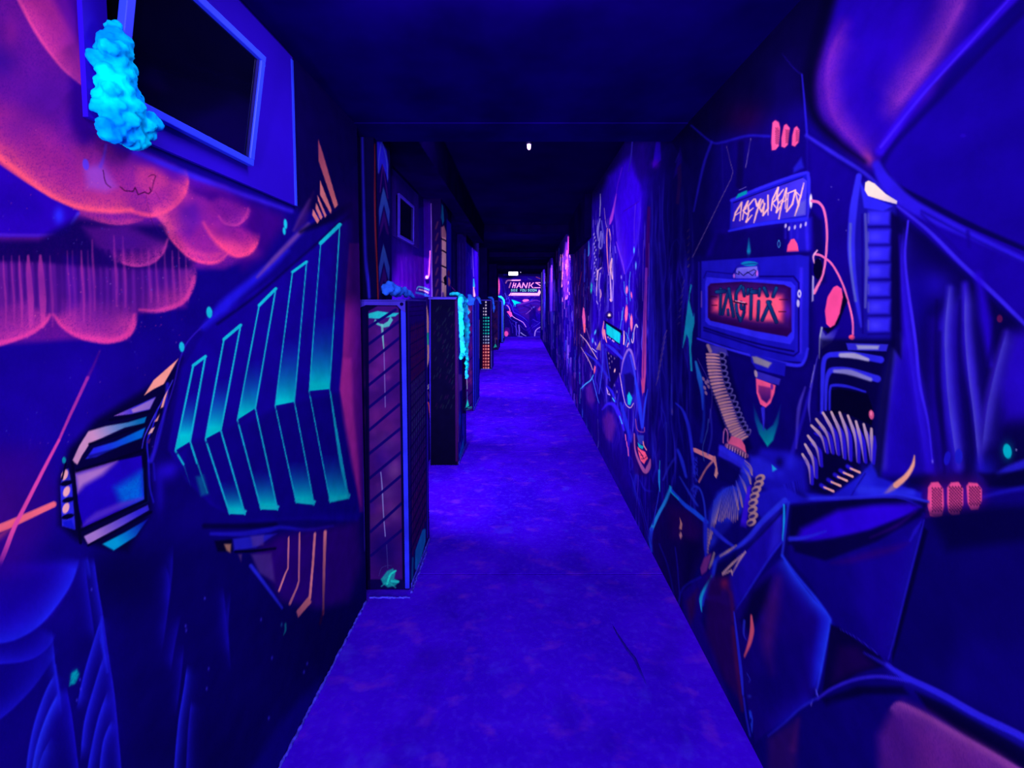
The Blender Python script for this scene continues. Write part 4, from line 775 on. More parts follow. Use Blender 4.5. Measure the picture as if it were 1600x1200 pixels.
# rope
S('34005c', '1014,325 1012,380 1011,430', (5, 6, 5), b=3, a=.8); S('5c1c9c', '1010,420 1008,480 1007,530 1006,580 1005,612', (4, 5, 6, 7, 4), b=2, c2='b83c8c'); S('2c0878', '1008,440 1007,500 1005,590', 1, b=1, a=.7)
for s in ['1006,375 1005,400 1004,470', '1014,380 1014,430 1012,500']: S('6c3cb8', s, .8, b=1, a=.6)
P('b43c84', '1001,590 1004,600 1008,590 1004,619', b=1.4)
# dark panel arch and horn marks
S('1c14b0', '1046,410 1050,385 1057,374 1062,382', 1.4, b=1.4, a=.8); S('1c14a8', '1030,380 1035,450 1040,560 1045,720', (2, 5, 6, 4), b=4, a=.6); S('2c20c4', '1049,430 1048,480 1049,540 1050,640', (1, 2, 2), b=1.8, a=.7)
for i in range(6): S('4c3870', f'{1074+i*.2},{362+i*11} {1077},{358+i*11}', (2, 1.4), b=1, a=.8)
for i in range(7): S('50408c', f'{1066-i*1.2},{447+i*10} {1069-i*1.2},{438+i*11} ', (.8, 1.3), b=1, a=.6)
for i in range(9): S('583c88', f'{1036-i*1.4},{530+i*9} {1042-i*1.6},{516+i*9}', (.8, 1.4), b=1, a=.75)
# lens, ovals, screen
for r, c in [(6,'120060'),(4.6,'4c24c8'),(3.6,'0a0040'),(2.6,'ffd8d8')]: E(c, 952, 492.5, r*.9, r)
E('0a0040', 952, 495.5, 3, 1)
for x, y, rx, ry, c, ro in [(979.3,453,1.9,6.2,'e868c0',4),(986.7,461,1.2,5,'f05cb0',-8),(978.6,490,2.3,13,'ff5ca8',3),(986.6,504,2,12.5,'f868a8',0),(993.5,415,1.2,6,'5a90f0',0),(970.8,433,1,3,'8c70f0',0)]: E(c, x, y, rx, ry, rot=ro)
for s in ['985,425 983,445 985,470', '975,440 976,455 979,462', '979,465 980,475', '983,512 980,530 977,540', '978,520 984,535 980,540', '989,520 987,535', '972,500 974,480', '968,520 971,500 972,486', '985,500 983,490']: S('4ca0f0', s, 1, b=1, a=.75)
P('06003c', '944,500 972,517 972,524 946,508', b=1.5); P('10c4dc', '947,505.5 969.6,520.5 968,537.5 957,528.5 952,527 947.5,521', b=1); S('0a70a0', '957.5,512 957.5,528', .5, b=.7, a=.7); S('06003c', '949,524 958,531 968,538', 1.6, b=1)
for x in (950, 953, 957, 959): E('d0a0f0', x, 527+(x-950)*.7, 1, 1.6)
S('f080b8', '943.6,502 942,515 943,530', (1, 2, 3.4, 1), b=1); S('ff8cb0', '944,516 946,528 948,535', (3, 2.5, 1), b=1); S('ffb4c0', '975,517 975,530 974.5,538', (1, 1.8, 1.8), b=.9); S('e890c0', '982,536 980,542', 1.4, b=1)
S('c8a0cc', '996,511 994,507 991,515 990,530 988.5,536 986.5,530', (2, 1.6, 1.2, 1.4, 1), b=.9); S('2c24dc', '947,538 958,546 972,560', (3, 5, 4), b=2); S('1c10c0', '950,530 968,545', 3, b=2, a=.8)
P('0c0050', '946,548 966,560 970,580 955,610 948,580', b=4, a=.9)
for x, y in [(951,552),(952,560),(952,568),(955,557),(960,560),(956,565),(953,574)]: E('8060a8', x, y, .7, 1.7)
E('f8b0b8', 960.5, 579, 1.1, 3, rot=15); E('4cb0f4', 930, 519, 1.2, 4, rot=15); E('4890f0', 926, 532, 1.2, 4); E('b090e8', 930.5, 537, .9, 3, rot=-15); P('b08090', '931,546 938,532 939,548', b=1.5, c2='5030a0', g=(934,540,939,550)); S('b8a0f4', '925,544 932,550', 1.2, b=1)
S('9060b0', '916,513 921,530', 1, b=1, a=.7)
S('c08cb4', '907,523 916,533 921,541 927,551 933,561', (1.2, 1.6, 1.2), b=.8); S('b884b0', '908,543 916,556 922,567 926,578', (.8, 1.4, 1), b=.9); P('e85890', '929,571 931,573 930,581 928,585 927.5,578', b=1); S('2820d8', '914,550 935,568 950,590', (2, 4, 3), b=2, a=.8)
S('48a4ff', '927,586 923,594 915,600 907,608', (1, 1.6, 1.6, 1.2), b=1); S('40a0ff', '907,606 906,620 906,630', 1.1, b=1, a=.8); S('3c90f0', '905.5,582 906,600', 1, b=1, a=.7); S('4060f0', '926,592 929,604 933,620 936,630', 1.2, b=1); S('3c40f0', '942,538 942,560 940,585 936,615', (1, 1.4, 1.4), b=1.1); S('2c24d8', '946,545 950,575 953,595', 2, b=1.6, a=.8)
P('0e0074', '908,612 925,594 935,640 935,700 915,660', b=5, a=.6); P('5c189c', '915,605 924,598 930,625 925,640 916,630', b=7, a=.7)
S('2818e0', '948,603 956,612 962,628', (3, 4, 3), b=2); P('d0a0f4', '947,604 950,610 954,618 949,616', b=.9); P('080050', '950,611 952,615 950,615', b=.7); S('40b0f8', '957,622 960,627', 1.6, b=1)
# hooded head
P('1c10a8', '975,557 981,546 987,549 993,575 995,605 990,632 984,640 975,625 970,595', b=4, a=.95); S('8058c8', '970,585 974,563 981,547 987,551 993,577', (1, 3, 4, 2), b=2); S('3c3ce8', '985,555 991,580 993,600', 3, b=2.5, a=.8); P('0c0054', '975,585 985,582 992,590 990,615 978,622', b=5, a=.8)
S('c090c0', '968,583 970,595 974,618 978,632 985,637 990,630', (1, 1.3, 1, 1.4, 1), b=.9); P('10a8c8', '980,618 983,612 988,622 985,633 981,632', b=2); S('2430e0', '992,588 996,610 1000,640 1003,668', (2, 5, 6, 3), b=2.4); S('2434e4', '1012,608 1008,630 1004,668', (1, 3, 3), b=2)
for x, y in [(964,612),(960,602),(961,622)]: E('7058b0', x, y, .8, 2)
# arch and lower patterns
P('1c0094', '920,630 945,630 965,640 975,680 985,760 960,760 930,700', b=10, a=.6); P('5c189c', '942,655 950,643 958,648 962,665 956,690 946,685', b=9, a=.8); S('3418e8', '941,640 950,631 960,634 968,650 975,672', (2, 5, 6, 3), b=3); S('40a8f4', '968,650 972,662', (1, 1.6), b=1); S('2028d8', '970,630 978,660 986,690', (4, 7, 3), b=3, a=.8); S('5048c0', '934,655 935,690 933,703', (1, 1.2, 1), b=1, a=.7)
for s in ['977,679 978,688', '979,690 980,698', '981,699 982,712']: S('c850a8', s, 1.6, b=.9)
P('20005c', '985,700 992,740 1010,745 1018,720 1010,690 990,680', b=6, a=.7); S('a04c98', '991,678 992,700 996,715 1003,730 1009,737 1014,728 1016,718', (2, 2.4, 4, 6, 7, 2), b=2); P('ff5484', '996,698 1002,703 1008,706 1012.5,716 1009,720 1006.5,725 1001,720 998,710', b=1.2)
for s in ['998,704 1003,711 1006,717', '1001,711 1005,712', '1006,717 1011,713', '1002,717 1006,717']: S('30084c', s, 1, b=.8)
P('10a4c4', '996,691 1002,696 1006,697 1004,702 998,699', b=1); P('2c38b8', '995,680 1006,680 1006,695 998,694', b=2, a=.9); S('b04c98', '993,655 996,672 1006,675 1007,668', 1.4, b=1, a=.7); S('e07898', '1005,690 1006,696 1010,703', (1.6, 2), b=1)
S('2428e0', '1056,630 1066,640 1074,660 1079,685 1082,712 1085,740', (2, 5, 5, 4), b=2.5, a=.9); S('2430e8', '1059,703 1066,722 1072,745', (4, 6, 4), b=3, a=.9); S('2c2cc8', '1041,660 1041,700 1040,740', 1.6, b=1.4, a=.8); S('2c2cd0', '1055,715 1045,730 1036,750', 3, b=2, a=.7); S('2ca0e8', '1031,720 1030,750', 1.2, b=1.2, a=.8); S('2c34d0', '1049,600 1050,648', (1, 2), b=1.3, a=.8); B('7050b0', 1050, 643, 1.2, 4, a=.8)
for _ in range(60):
    x, y = rf.uniform(1083, 1090), rf.uniform(712, 775); S('2c38f0', f'{x},{y} {x+rf.uniform(-2,2)},{y+3}', .9, b=1, a=.7)
S('2018c8', '1000,750 1008,765 1020,768', (1, 3, 2), b=3, a=.6); S('2018c0', '985,740 1000,790 1012,840', 1.5, b=2, a=.7); P('0c0068', '1024,740 1030,770 1022,815 1010,790', b=6, a=.6)
P('150070', '866,548 905,600 955,700 1040,880 1193,1200 1185,1200 1040,900 940,700 880,580', b=5, a=.5)
RIGHT_FAR = take()

# ================================================================ rear left wall
P('04002c', '540,180 800,180 800,430 740,400 700,345 655,300 600,245 560,200', b=16)
B('3000a0', 655, 445, 40, 60, a=.85); P('4400ac', '622,400 672,396 672,470 610,470', b=16, a=.9); P('16007c', '640,330 672,320 672,405 645,398', b=4, a=.9); P('1c0068', '662,316 673,316 673,400 664,400', b=8, a=.8)  # bright purple patch above the first cabinet is lamplight put into the paint
for i in range(14): S('5c14c4' if i % 2 else '2c0090', f'{624+i*3.4},{402+(i%3)*6} {625+i*3.4},{430+(i%4)*5} {624+i*3.4},466', 1.2, b=1.6, a=.5)
S('ff68d8', '672,392 671,415 670,430 668,434', (1, 2, 2, 2), b=1); E('ffb0cc', 667, 433, 2.4, 2.6); P('08004c', '664,437 671,436 671,443 665,444', b=1.4); S('3c10c0', '664,440 668,450', 1, b=1); S('3010b0', '618,340 640,420', 20, b=20, a=.25)
S('5898dc', '651,453 653,448.5 660,449 670,453', (1, 2.4, 2), b=1); S('e0a8d4', '655,452.5 662,454 669,457.5', 1.8, b=.9); S('2c60e0', '651,457 660,459 669,463', 4, b=2); S('0c0054', '651,456 660,457 670,461', .8, b=.8); P('1c08a0', '606,462 672,462 672,475 606,475', b=3, a=.6)
P('12006c', '640,466 664,466 664,560 640,560', b=3); S('e8a0b8', '665.5,472 668,500 669,522', (1, 5, 5), b=1.2); S('28a8b0', '669,522 669.5,532', 5, b=1.5); S('f0b0b8', '669.5,532 669.5,555 667,576', (5, 4, 1), b=1.2); S('18c0b0', '668.5,527 669,537', 4, b=2, a=.8)
S('2c18e0', '671,470 674,540 674,620 672,700', 3, b=2, a=.9); S('8040a0', '672.5,480 673,560', 1, b=1, a=.7); P('c0b0e0', '667,603 670,600 670,608 667,609', b=.8); S('7040a0', '668,612 671,622', 3, b=1.6, a=.8); S('ff5c70', '668,629 670,632 671.5,645 672.5,655', (3, 2.4, 1.8, 1), b=.9); P('1c0088', '664,655 676,655 676,760 664,760', b=4)
B('1a00a0', 700, 600, 40, 120, a=.2)
# first pilaster: dark front, red arris, chevron side
P('04002e', '560,200 588,200 592,470 560,470', b=1.5); S('1a12a8', '566,205 568,300 571,400 575,440 577,466', (3, 4, 5, 4), b=3, a=.9); S('7c1830', '585.5,225 586.5,340 590,440 591,470', (1.2, 2, 2.6), b=1.6, a=.9, c2='8c2030')
P('0a0050', '588,215 612,240 612,470 592,470', b=1.5)
P('2018cc', '589,222 595,219 604,235 607,258 606,285 603,272 597,256 592,272 590,262', b=2); S('4858d0', '596,222 592,248 591,270', 1.2, b=1.2, a=.7); S('4858d0', '597,222 604,250 606,280', 1.2, b=1.2, a=.7)
for y in (292, 381): P('24409c', f'599,{y} 602,{y+10} 609,{y+38} 608,{y+62} 604,{y+45} 600,{y+28} 597,{y+40} 592.5,{y+62} 592,{y+36} 596,{y+14}', b=1.6, c2='2028a0', g=(0, y, 0, y+60)); P('30086c', f'600,{y+34} 604,{y+52} 608,{y+76} 604,{y+72} 600,{y+56} 596,{y+70} 592,{y+80} 594,{y+62}', b=2, a=.8)
S('4c1080', '598,258 594,300', 1.6, b=1.6, a=.7); S('4c1080', '599,262 606,310', 1.6, b=1.6, a=.6)
# second pilaster
P('0a0038', '672,300 690,300 690,470 674,470', b=1.2); S('6c40c8', '673.5,318 674,400 675,466', (.8, 1.2, 2), b=1, a=.9)
for y in (352, 370, 388, 406, 424, 442, 458): S('502040', f'681,{y+5} 684,{y-5}', 2.6, b=2, a=.45)
P('0c0050', '690,310 700,335 700,470 690,470', b=1); P('1464a0', '690,318 692.5,322 694,345 691.5,352 689.5,340', b=1.6)
P('ffa0b4', '690,355 694,354 697,366 697.6,470 690.6,470', b=1.6, c2='ffb4c8', g=(0, 350, 0, 400)); P('b0688c', '689.6,355 694,352 697,362 697,372 690,370', b=2, a=.8)
for y in (373, 391, 415): S('08002c', f'688,{y-1} 698,{y+4}', 2.2, b=1)
P('08002c', '693,434 697,430 699,445 695,446', b=1); S('08002c', '690,440 696,443', 1.6, b=1); S('4818c8', '692,458 693,468', 3, b=1.6, a=.7)
# wall between the second and third unit, and beyond
P('2014b8', '698,342 705,350 705,470 698,470', b=1.6, a=.9); P('0c0054', '706,350 728,372 728,700 706,700', b=3)
for x in (709, 714, 718, 723): S('1c1078', f'{x},380 {x+.5},420 {x},465', 1, b=1.4, a=.7)
P('e06488', '700,433 703,435 704,442 702,448 700,444', b=1.4); S('8020a0', '703,446 712,455', .8, b=1); E('581060', 701, 427, 2, 5)
P('2000bc', '728,378 746,395 748,470 728,470', b=3); S('4028c8', '730,394 733,397 732,406 730,415', 1, b=1); S('5c34e8', '738,388 739,410 740,432', 1.6, b=1.2); S('4828e0', '736,400 737,420', 1, b=1); S('30a8e4', '740,436 740.5,448', (1.6, 3.4), b=1.2); S('f8a8d0', '740,449 741,462', (2, 3.6), b=1.2); S('280898', '743,395 744,470', 1.5, b=1.5); S('0c0058', '728,378 728,470', 1.5, b=1)
P('08004a', '746,400 760,410 760,470 748,470', b=2); S('3c18d4', '761,414 762,435 762,464', 3, b=2); S('7c50e0', '762,450 762.5,464', (1.5, 3), b=1.2); S('9848b8', '761.5,452 762,460', 1.2, b=1); P('04002c', '765,418 776,424 776,470 766,470', b=1.5)
S('c8c0f0', '776.2,425 776.2,440', .8, b=.8); S('f050b8', '779,437 778.6,450 778.4,460', (2, 3.5, 4.5), b=1.5, c2='ff58c8'); S('2028d8', '776,440 776,520', 1, b=1)
REAR_LEFT = take()

# ================================================================ end wall
P('080044', '770,405 850,405 850,432 770,434', b=4); P('1c10a4', '785,424 794,422 794,431 787,431', b=2, a=.8); 
P('1c00a8', '780,436 850,434 850,530 780,530', b=4, a=.5); P('14007c', '795,430 846,432 846,437 810,437', b=2, a=.8); S('7c3070', '838,433 845,436', 1.6, b=1.2); S('2c2c88', '825,435 832,438', 1.4, b=1); S('2c18d8', '784,437 787,445 789,455 793,463', (1, 2, 2), b=1.5); S('3420d8', '787,460 790,468 796,464', 1.5, b=1.2)
E('f050b8', 779, 448, 2.2, 13)
T = [('790.4,442.2 791.5,439.2 794,438 812.6,437.8', 1.9), ('798,442 795.6,449.2', 1.9), ('802.8,442 800.8,449', 1.5), ('806,443 804.2,449.4', 1.5), ('801.8,446 805,446', 1.2), ('807.4,449.6 811.6,442.2 813.4,449.6', 1.6), ('809,447.2 813,447.2', 1.1), ('815.6,449.8 817.6,442.2 822,449.8 824.2,442.4', 1.6), ('827.8,442 826.2,449.6', 1.5), ('833.4,442 829.4,446 832.6,449.8', 1.5), ('846,441.6 837,441.8 844.6,446.4 845,447', 1.4), ('847,449.4 835,449.6', 1.3)]
P('14005c', '793,437.6 846,437.6 846,450.6 795,450.6', b=2, a=.8)
for s, w_ in T: S('50088c', s, w_+1.6, b=1, sm=False, a=.7)
for s, w_ in T: S('ff8ce0', s, w_, b=.5, sm=False)
for s, w_ in T: S('ffa8ec', s, w_*.5, b=.5, sm=False)
S('ffc0ec', '795,438.6 812,438.4', .7, b=.5)
FONT = {'S': ['1,0 .1,0 0,.45 .9,.5 .9,1 0,1'], 'E': ['1,0 0,0 0,1 1,1', '0,.5 .8,.5'], 'Y': ['0,0 .5,.5 1,0', '.5,.5 .4,1'], 'O': ['0,0 1,0 1,1 0,1 0,0'], 'U': ['0,0 0,1 1,1 1,0'], 'N': ['0,1 0,0 1,1 1,0']}
P('05003c', '796,450.6 840,450.6 839,456.4 797,456.4', b=1)
for ch, x in zip('SEEYOUSOON', (798.6, 802.4, 806, 812.4, 816.2, 819.8, 824.8, 828.6, 832.4, 836)):
    for s in FONT[ch]: S('84dcff', ' '.join(f'{x+float(a)*2.2-float(b)*.5+.4},{451.9+float(b)*3.3}' for a, b in (q.split(',') for q in s.split())), .6, b=.3, sm=False)
P('50088c', '793,462.8 797.5,456.6 841,456.8 842,450.5 846.6,457 843,463.6 796,463.2', b=1, a=.6); P('ffb4ec', '794.4,462 798,457.4 840,457.8 842.2,452 845.6,457 842.4,462.2', b=.5); P('d080f0', '799,460.6 841,460.9 841,462.2 797,462', b=.6, a=.7); S('7010b0', '797.2,462 799.8,457.6', .5, b=.4)
S('6030e8', '803,464 815,465.6 828,464', 1.4, b=1); P('00d4f4', '799,468 806,470 815,473.6 807,474.6 804.6,477 802.8,474.5', b=.6)
for x in (803, 805.4): S('10b0e8', f'{x},474 {x},479', .7, b=.5)
P('f064d4', '816,469.5 819,467.4 824,467 827,469 824,471.4 818,471.8', b=.7); S('8020b0', '814,473.5 822,472.5 832,471', 1, b=.8, a=.7); S('5c20b8', '808,477 818,474 830,470.4 838,469 844,471', (1, 2.4, 2.6, 2, 1), b=1); S('3c28e0', '829,470 836,464', 1.2, b=.8)
P('0c0062', '784,480 800,486 812,502 822,514 828,526 784,527', b=4, a=.85); P('3c0c94', '808,478 838,471 847,474 847,492 836,486 826,500 812,490', b=4, a=.75); P('0e0070', '826,484 838,480 836,500 828,510', b=3, a=.7); P('1400a0', '830,500 847,488 847,506 836,512', b=3, a=.7)
P('08004a', '784,432 800,434 794,464 786,470', b=4, a=.5); P('1a0080', '797,464 846,464 846,469 830,467 812,468', b=2, a=.7); S('3c30f0', '792,462 796,470 793,478 797,484', (.8, 1.4, .8), b=.8); S('5848f8', '789,458 792,468', .8, b=.8); S('2c24d8', '800,505 806,512 812,526', .8, b=.8)
S('3420e0', '790,473.5 795,473 799,477 801,482 803,488 811,492 820,498 826,506', (1, 1.5, 1.5, 1, 1), b=.9); S('e078e0', '791.4,477 794,478.5 796,482 797,486', (1, 1.2, 1.4), b=.6); P('f850c8', '791.6,487 794.6,485.8 799,487.6 801,493.4 797.6,495.8 795,491.4', b=.6); S('d080ff', '800,493.4 805,497 812,500.6 817,503.6 819.6,507 822,511', (1.2, 1, 1.1, .9), b=.5)
P('5a0898', '787,514 796,512 797,524 788,522', b=3, a=.7); E('f850c0', 791, 521.5, 3.2, 4.4); S('3010a0', '787,513 793,512 797,518', .8, b=.6); S('2c2cd8', '793,492 800,500 808,504', .9, b=.8)
S('4c30e0', '806,504 807,524', 1.4, b=1); S('6848e8', '810.5,508 811.5,516 811,524', (1.6, 2.4, 1), b=.9); S('8878e0', '814,520 818,523 822,525', (1.6, 1.4, .8), b=.8); S('6040d8', '809,525 816,526', 1.2, b=.8)
S('a478ff', '835.4,524.6 836.4,518 839.4,514 845.4,510.4', (1.8, 1.6, 1.2), b=.5); S('3c28d8', '834,511 840,507 847,501', 1, b=.8); S('5c40e8', '838,518.4 847,518.6', .7, b=.5); S('7038c8', '822,490.6 827,486.5 831,482.6', (1, 1.6, 1.6), b=.7); S('5a50f0', '831,481 835,479.4', 1.4, b=.8); P('a02c9c', '840,483 844,478.6 847,478 846,485 841,485.6', b=1.5); S('3c1cd0', '833,499 838,502 841,503', 1, b=.8); S('0c0068', '829,476 834,485 838,500', 2, b=1.6, a=.6)
for s in ['801,480 812,488 822,487', '824,478 832,474 845,476', '812,508 822,516 832,508', '796,500 800,510 801,520', '826,520 832,512 836,506', '803,484 815,482 826,476']: S('2c14c4', s, .9, b=.9, a=.8)
for s in ['799,496 803,510 803,524', '820,500 828,508 832,520', '818,478 828,482 836,492']: S('0e0074', s, 1.6, b=1.2, a=.7)
S('2c10e0', '785,525.6 800,527 850,526.6', 1, b=.6)
END_WALL = take()

# ================================================================ unit fronts
P('06003a', '560,460 642,460 644,930 560,930', b=2)
P('38085c', '574,476 624,476 630,905 578,905', b=4)
rc = random.Random(4)
for x, y, rx, ry, c, a in [(600,560,20,22,'701878',.8),(590,585,14,14,'8c2080',.6),(612,640,16,16,'64146c',.6),(588,650,14,18,'7c1c74',.7),(608,670,14,16,'741c70',.6),(604,690,18,14,'5c2870',.6),(600,720,14,14,'2c0878',.7),(616,735,12,16,'7c3c80',.8),(604,770,16,18,'5c2c70',.7),(614,800,14,16,'6a3070',.8),(590,815,14,14,'5c2464',.7),(595,520,18,14,'5c1470',.7),(600,860,24,30,'0c0050',.95)]: B(c, x, y, rx, ry, a=a)
for _ in range(40): B(rc.choice(['8c3080','2c0878','6c1c78','440c64']), rc.uniform(578,624), rc.uniform(510,820), rc.uniform(3,8), a=rc.uniform(.2,.5), n=.3)
P('14065c', '574,476 624,476 630,905 578,905', b=3, a=.38)
P('1898a8', '575,490 590,486 612,489 624,489 618,494 606,496 590,498 576,497', b=2, n=.2); P('3c98a0', '586,498 592,505 598,507 606,502 610,494 614,500 608,510 600,512 590,508 584,504', b=2, a=.9); S('5898a0', '597,508 598,525 600,548', (4, 3, 1.5), b=1.4, a=.8); S('5c4c98', '600,548 601,590 602,636', 1.6, b=1.4, a=.8)
S('6460a8', '595,738 597,760 599,800 602,838', (1.6, 2, 1.4), b=1.2, a=.9); S('302c78', '604,850 606,888', 1, b=1.2, a=.8)
for x1, y1, x2, y2 in [(576,511,618,484),(576,538,624,502),(576,567,624,528),(576,602,624,563),(576,637,624,598),(577,672,624,632),(577,709,625,670),(578,747,626,707),(579,784,626,744),(579,831,628,786),(580,868,628,828)]: S('0a0054', f'{x1},{y1} {x2},{y2}', 4.2, b=1.3, sm=False)
P('0c8c94', '595,905 605,892 614,888 618,895 616,904 624,908 618,915 606,918 598,912', b=3, a=.8, n=.3); S('16b0a8', '605,912 610,898 618,892', 3, b=2, n=.3); S('18a0a8', '612,908 622,909', 4, b=2, a=.8); S('16808c', '596,916 606,910 618,918', 2, b=2, a=.7); S('302c80', '592,900 596,888 604,884 612,884', .8, b=1, a=.7)
S('04002c', '573,476 576,905', 5, b=2); S('04002c', '627,476 633,905', 8, b=2); P('04002c', '570,470 632,470 630,484 618,478 590,478 576,486', b=2)
# first unit, grille side
P('150068', '636,466 668,466 672,860 640,925', b=2); P('1c0070', '639,476 662,474 662,500 640,506', b=3, a=.8)
for y in (480, 487, 494): S('10004c', f'640,{y} 661,{y-2}', 1.2, b=1)
P('220060', '641,512 662,506 666,810 644,868', b=1.5)
for i in range(36):
    f = i/35; yl = 512+f*356; yr = 506+f*302
    c = ['3c0c54','44104c','2c3070','2c3c78','28247c','3c1478','541468','4c1060'][min(7, int(f*8))]
    for j in range(7):
        u = (j+.5)/7; x = 642+u*(21+2*f)+1.5*f; y = yl+(yr-yl)*u
        B(c, x, y+rc.uniform(-1,1), .9, 4.4, a=.9)
    if i % 2 == 0: S('0c004c', f'641,{yl+6} {664+f*2},{yr+2}', 1.6, b=1, a=.9)
S('3414c8', '667,470 668,600 668,840', 1.6, b=1.4); S('2c0ca0', '638,470 641,900', 1, b=1.2, a=.6)
P('1468c0', '660,828 664,826 664,850 652,895 648,888 649,860', b=1.6); P('1878c8', '649,868 651,872 651,892 650,890', b=1); S('1460a8', '645,872 644,905', 3, b=1.5, a=.8); P('1c70c8', '663,830 665,826 665,846 663,850', b=1)
# second unit
P('03001e', '671,464 716,464 717,730 671,730', b=1)
for _ in range(70):
    x, y = rc.uniform(677, 709), rc.uniform(480, 640); S(rc.choice(['080c28','0e0428','060820']), f'{x},{y} {x+2},{y-5}', 1.6, b=1.5, a=.8)
S('240448', '712,470 713,720', 2, b=1.5); S('2410a8', '674,466 712,466', 1.4, b=1.2); S('2010a8', '672,468 672,726', 1.6, b=1.2)
P('2008a0', '714,464 728,464 730,705 716,730', b=1); S('8038a8', '715,470 716,600 716,690', 1.6, b=1.2); S('5030c0', '718,600 719,700', 1.2, b=1); P('8048c0', '716,585 722,585 723,608 718,612', b=2, a=.9); P('2040d8', '718,640 722,655 720,672 717,660', b=1.5); S('4028c8', '725,600 725,690', 1.4, b=1); P('1c60d0', '724,684 725,698 719,722 717,712', b=1.2); S('2838e0', '726,600 722,640 724,680', 1.4, b=1.2, a=.8); S('0c0068', '720,612 721,650 719,690', 2, b=1.4, a=.8)
# third unit
P('24045c', '722,466 742,466 742,646 722,646', b=1)
for y in range(470, 640, 18): S('0a0048', f'724,{y+12} 738,{y-2}', 1.6, b=1)
for _ in range(26): B(rc.choice(['501060','34086c','5c1858']), rc.uniform(724,737), rc.uniform(480,600), 2.5, 5, a=.6)
S('7880a8', '729.5,592 730,608', 1, b=.8); S('3c58b0', '730,612 730,628', .8, b=.8); P('18b0b0', '730.6,624 733,634 725,639 728,634', b=1.2); S('20909c', '726,641 737,638', 1, b=1, a=.7); S('1cb0a0', '731,637 737,636', 1, b=1)
S('0a0048', '739,470 739,640', 2, b=1); P('1c14bc', '740,466 749,466 749,640 741,646', b=1); S('2c34d8', '742.6,470 743,636', 1.6, b=1.2); S('2430a0', '746,500 746,620', 1.6, b=1.5, a=.7); S('a098c8', '731,481 735,488', 1.2, b=1, a=.6)
# fourth unit, lattice of lit squares
P('05002c', '750,466 771,466 771,580 750,580', b=1)
for i in range(22):
    y = 472+i*4.9; f = i/21
    c = 'd0c0d8' if f < .2 else '18b8a8' if f < .52 else 'a0b0d8' if f < .62 else 'ff9890'
    for j, x in enumerate((755.6, 759.2, 763.2)):
        if (j == 0 and i < 2) or (j == 2 and i < 5): continue
        if f > .62: B('b01020', x, y, 2, 2.6, a=.6)
        E(c, x, y, (.8, 1.25, 1.45)[j], (1.1, 1.5, 1.4)[j], a=.95)
S('6058d0', '752,467 768,467', 1, b=1); S('5038c8', '767.5,468 767.5,574', 1, b=.8); S('3c50d8', '752,577 768,577', 1.6, b=1); P('2008a0', '768.6,466 772,466 772,580 768.6,580', b=.6)
S('7850b0', '749,500 749,560', 1, b=1)
# fifth and sixth
P('1c0850', '766,466 780,466 780,548 766,548', b=.6)
for y in range(474, 534, 11): S('08003c', f'769,{y+7} 777,{y-1}', 1, b=.8)
for _ in range(14): B('38104c', rc.uniform(769,777), rc.uniform(480,530), 1.4, 3, a=.7)
P('20b0a0', '774,536.5 776.6,542 771,543.6', b=1); S('6060a0', '773.6,528 774,536', .7, b=.6); E('a05070', 776, 529, 1, 1.6, a=.7); S('3c20c0', '778.6,468 778.6,545', 1, b=.8)
P('060034', '779,466 790,466 790,538 779,538', b=.6); S('2430e0', '784.6,470 784.6,534', 1.8, b=.8); S('60b0f0', '786.4,470 786.6,528', .8, b=.6); S('1c14b0', '780,470 780,530', .8, b=.7)
UNITS = take()

# ================================================================ build the sketches
sk_left = Sketch(-70, -70, 600, 1270, 1.0, '0e0078'); sk_left.run(LEFT)
sk_rn = Sketch(1030, -70, 1760, 1270, 1.0, '0c006c'); sk_rn.run(RIGHT_FAR); sk_rn.run(RIGHT_NEAR)
sk_rf = Sketch(840, 180, 1110, 960, 2.0, '10007c'); sk_rf.run(RIGHT_FAR); sk_rf.run(RIGHT_NEAR)
sk_rl = Sketch(560, 180, 800, 960, 2.0, '0c0058'); sk_rl.run(REAR_LEFT)
sk_end = Sketch(770, 400, 850, 532, 8.0, '1e00a4'); sk_end.run(END_WALL)
sk_un = Sketch(556, 455, 800, 940, 3.0, '06003a'); sk_un.run(UNITS)

# ================================================================ room shell
dark = mat('ceiling_black', '0a0066', rough=.9, spec=.0, vary=.5, scale=3)
dark2 = mat('beam_black', '06003c', rough=.9, spec=.0, vary=.4, scale=5)

# floor: worn concrete painted violet-blue
m = bpy.data.materials.new('painted_concrete_floor'); m.use_nodes = True
nt = m.node_tree; N = nt.nodes; Lk = nt.links; bs = N['Principled BSDF']
bs.inputs['Roughness'].default_value = .9; bs.inputs['Specular IOR Level'].default_value = .0
tc = N.new('ShaderNodeTexCoord')
def ramp(fac, p0, p1, c0, c1):
    r = N.new('ShaderNodeValToRGB'); r.color_ramp.elements[0].position = p0; r.color_ramp.elements[1].position = p1
    r.color_ramp.elements[0].color = c0; r.color_ramp.elements[1].color = c1; Lk.new(fac, r.inputs['Fac']); return r.outputs['Color']
def nse(scale, det=6, sx=1, sy=1, off=0, dist=0):
    mp = N.new('ShaderNodeMapping'); mp.inputs['Scale'].default_value = (sx, sy, 1); mp.inputs['Location'].default_value = (off, off, 0)
    Lk.new(tc.outputs['Object'], mp.inputs['Vector']); n = N.new('ShaderNodeTexNoise'); n.inputs['Scale'].default_value = scale
    n.inputs['Detail'].default_value = det; n.inputs['Distortion'].default_value = dist; Lk.new(mp.outputs['Vector'], n.inputs['Vector']); return n.outputs['Fac']
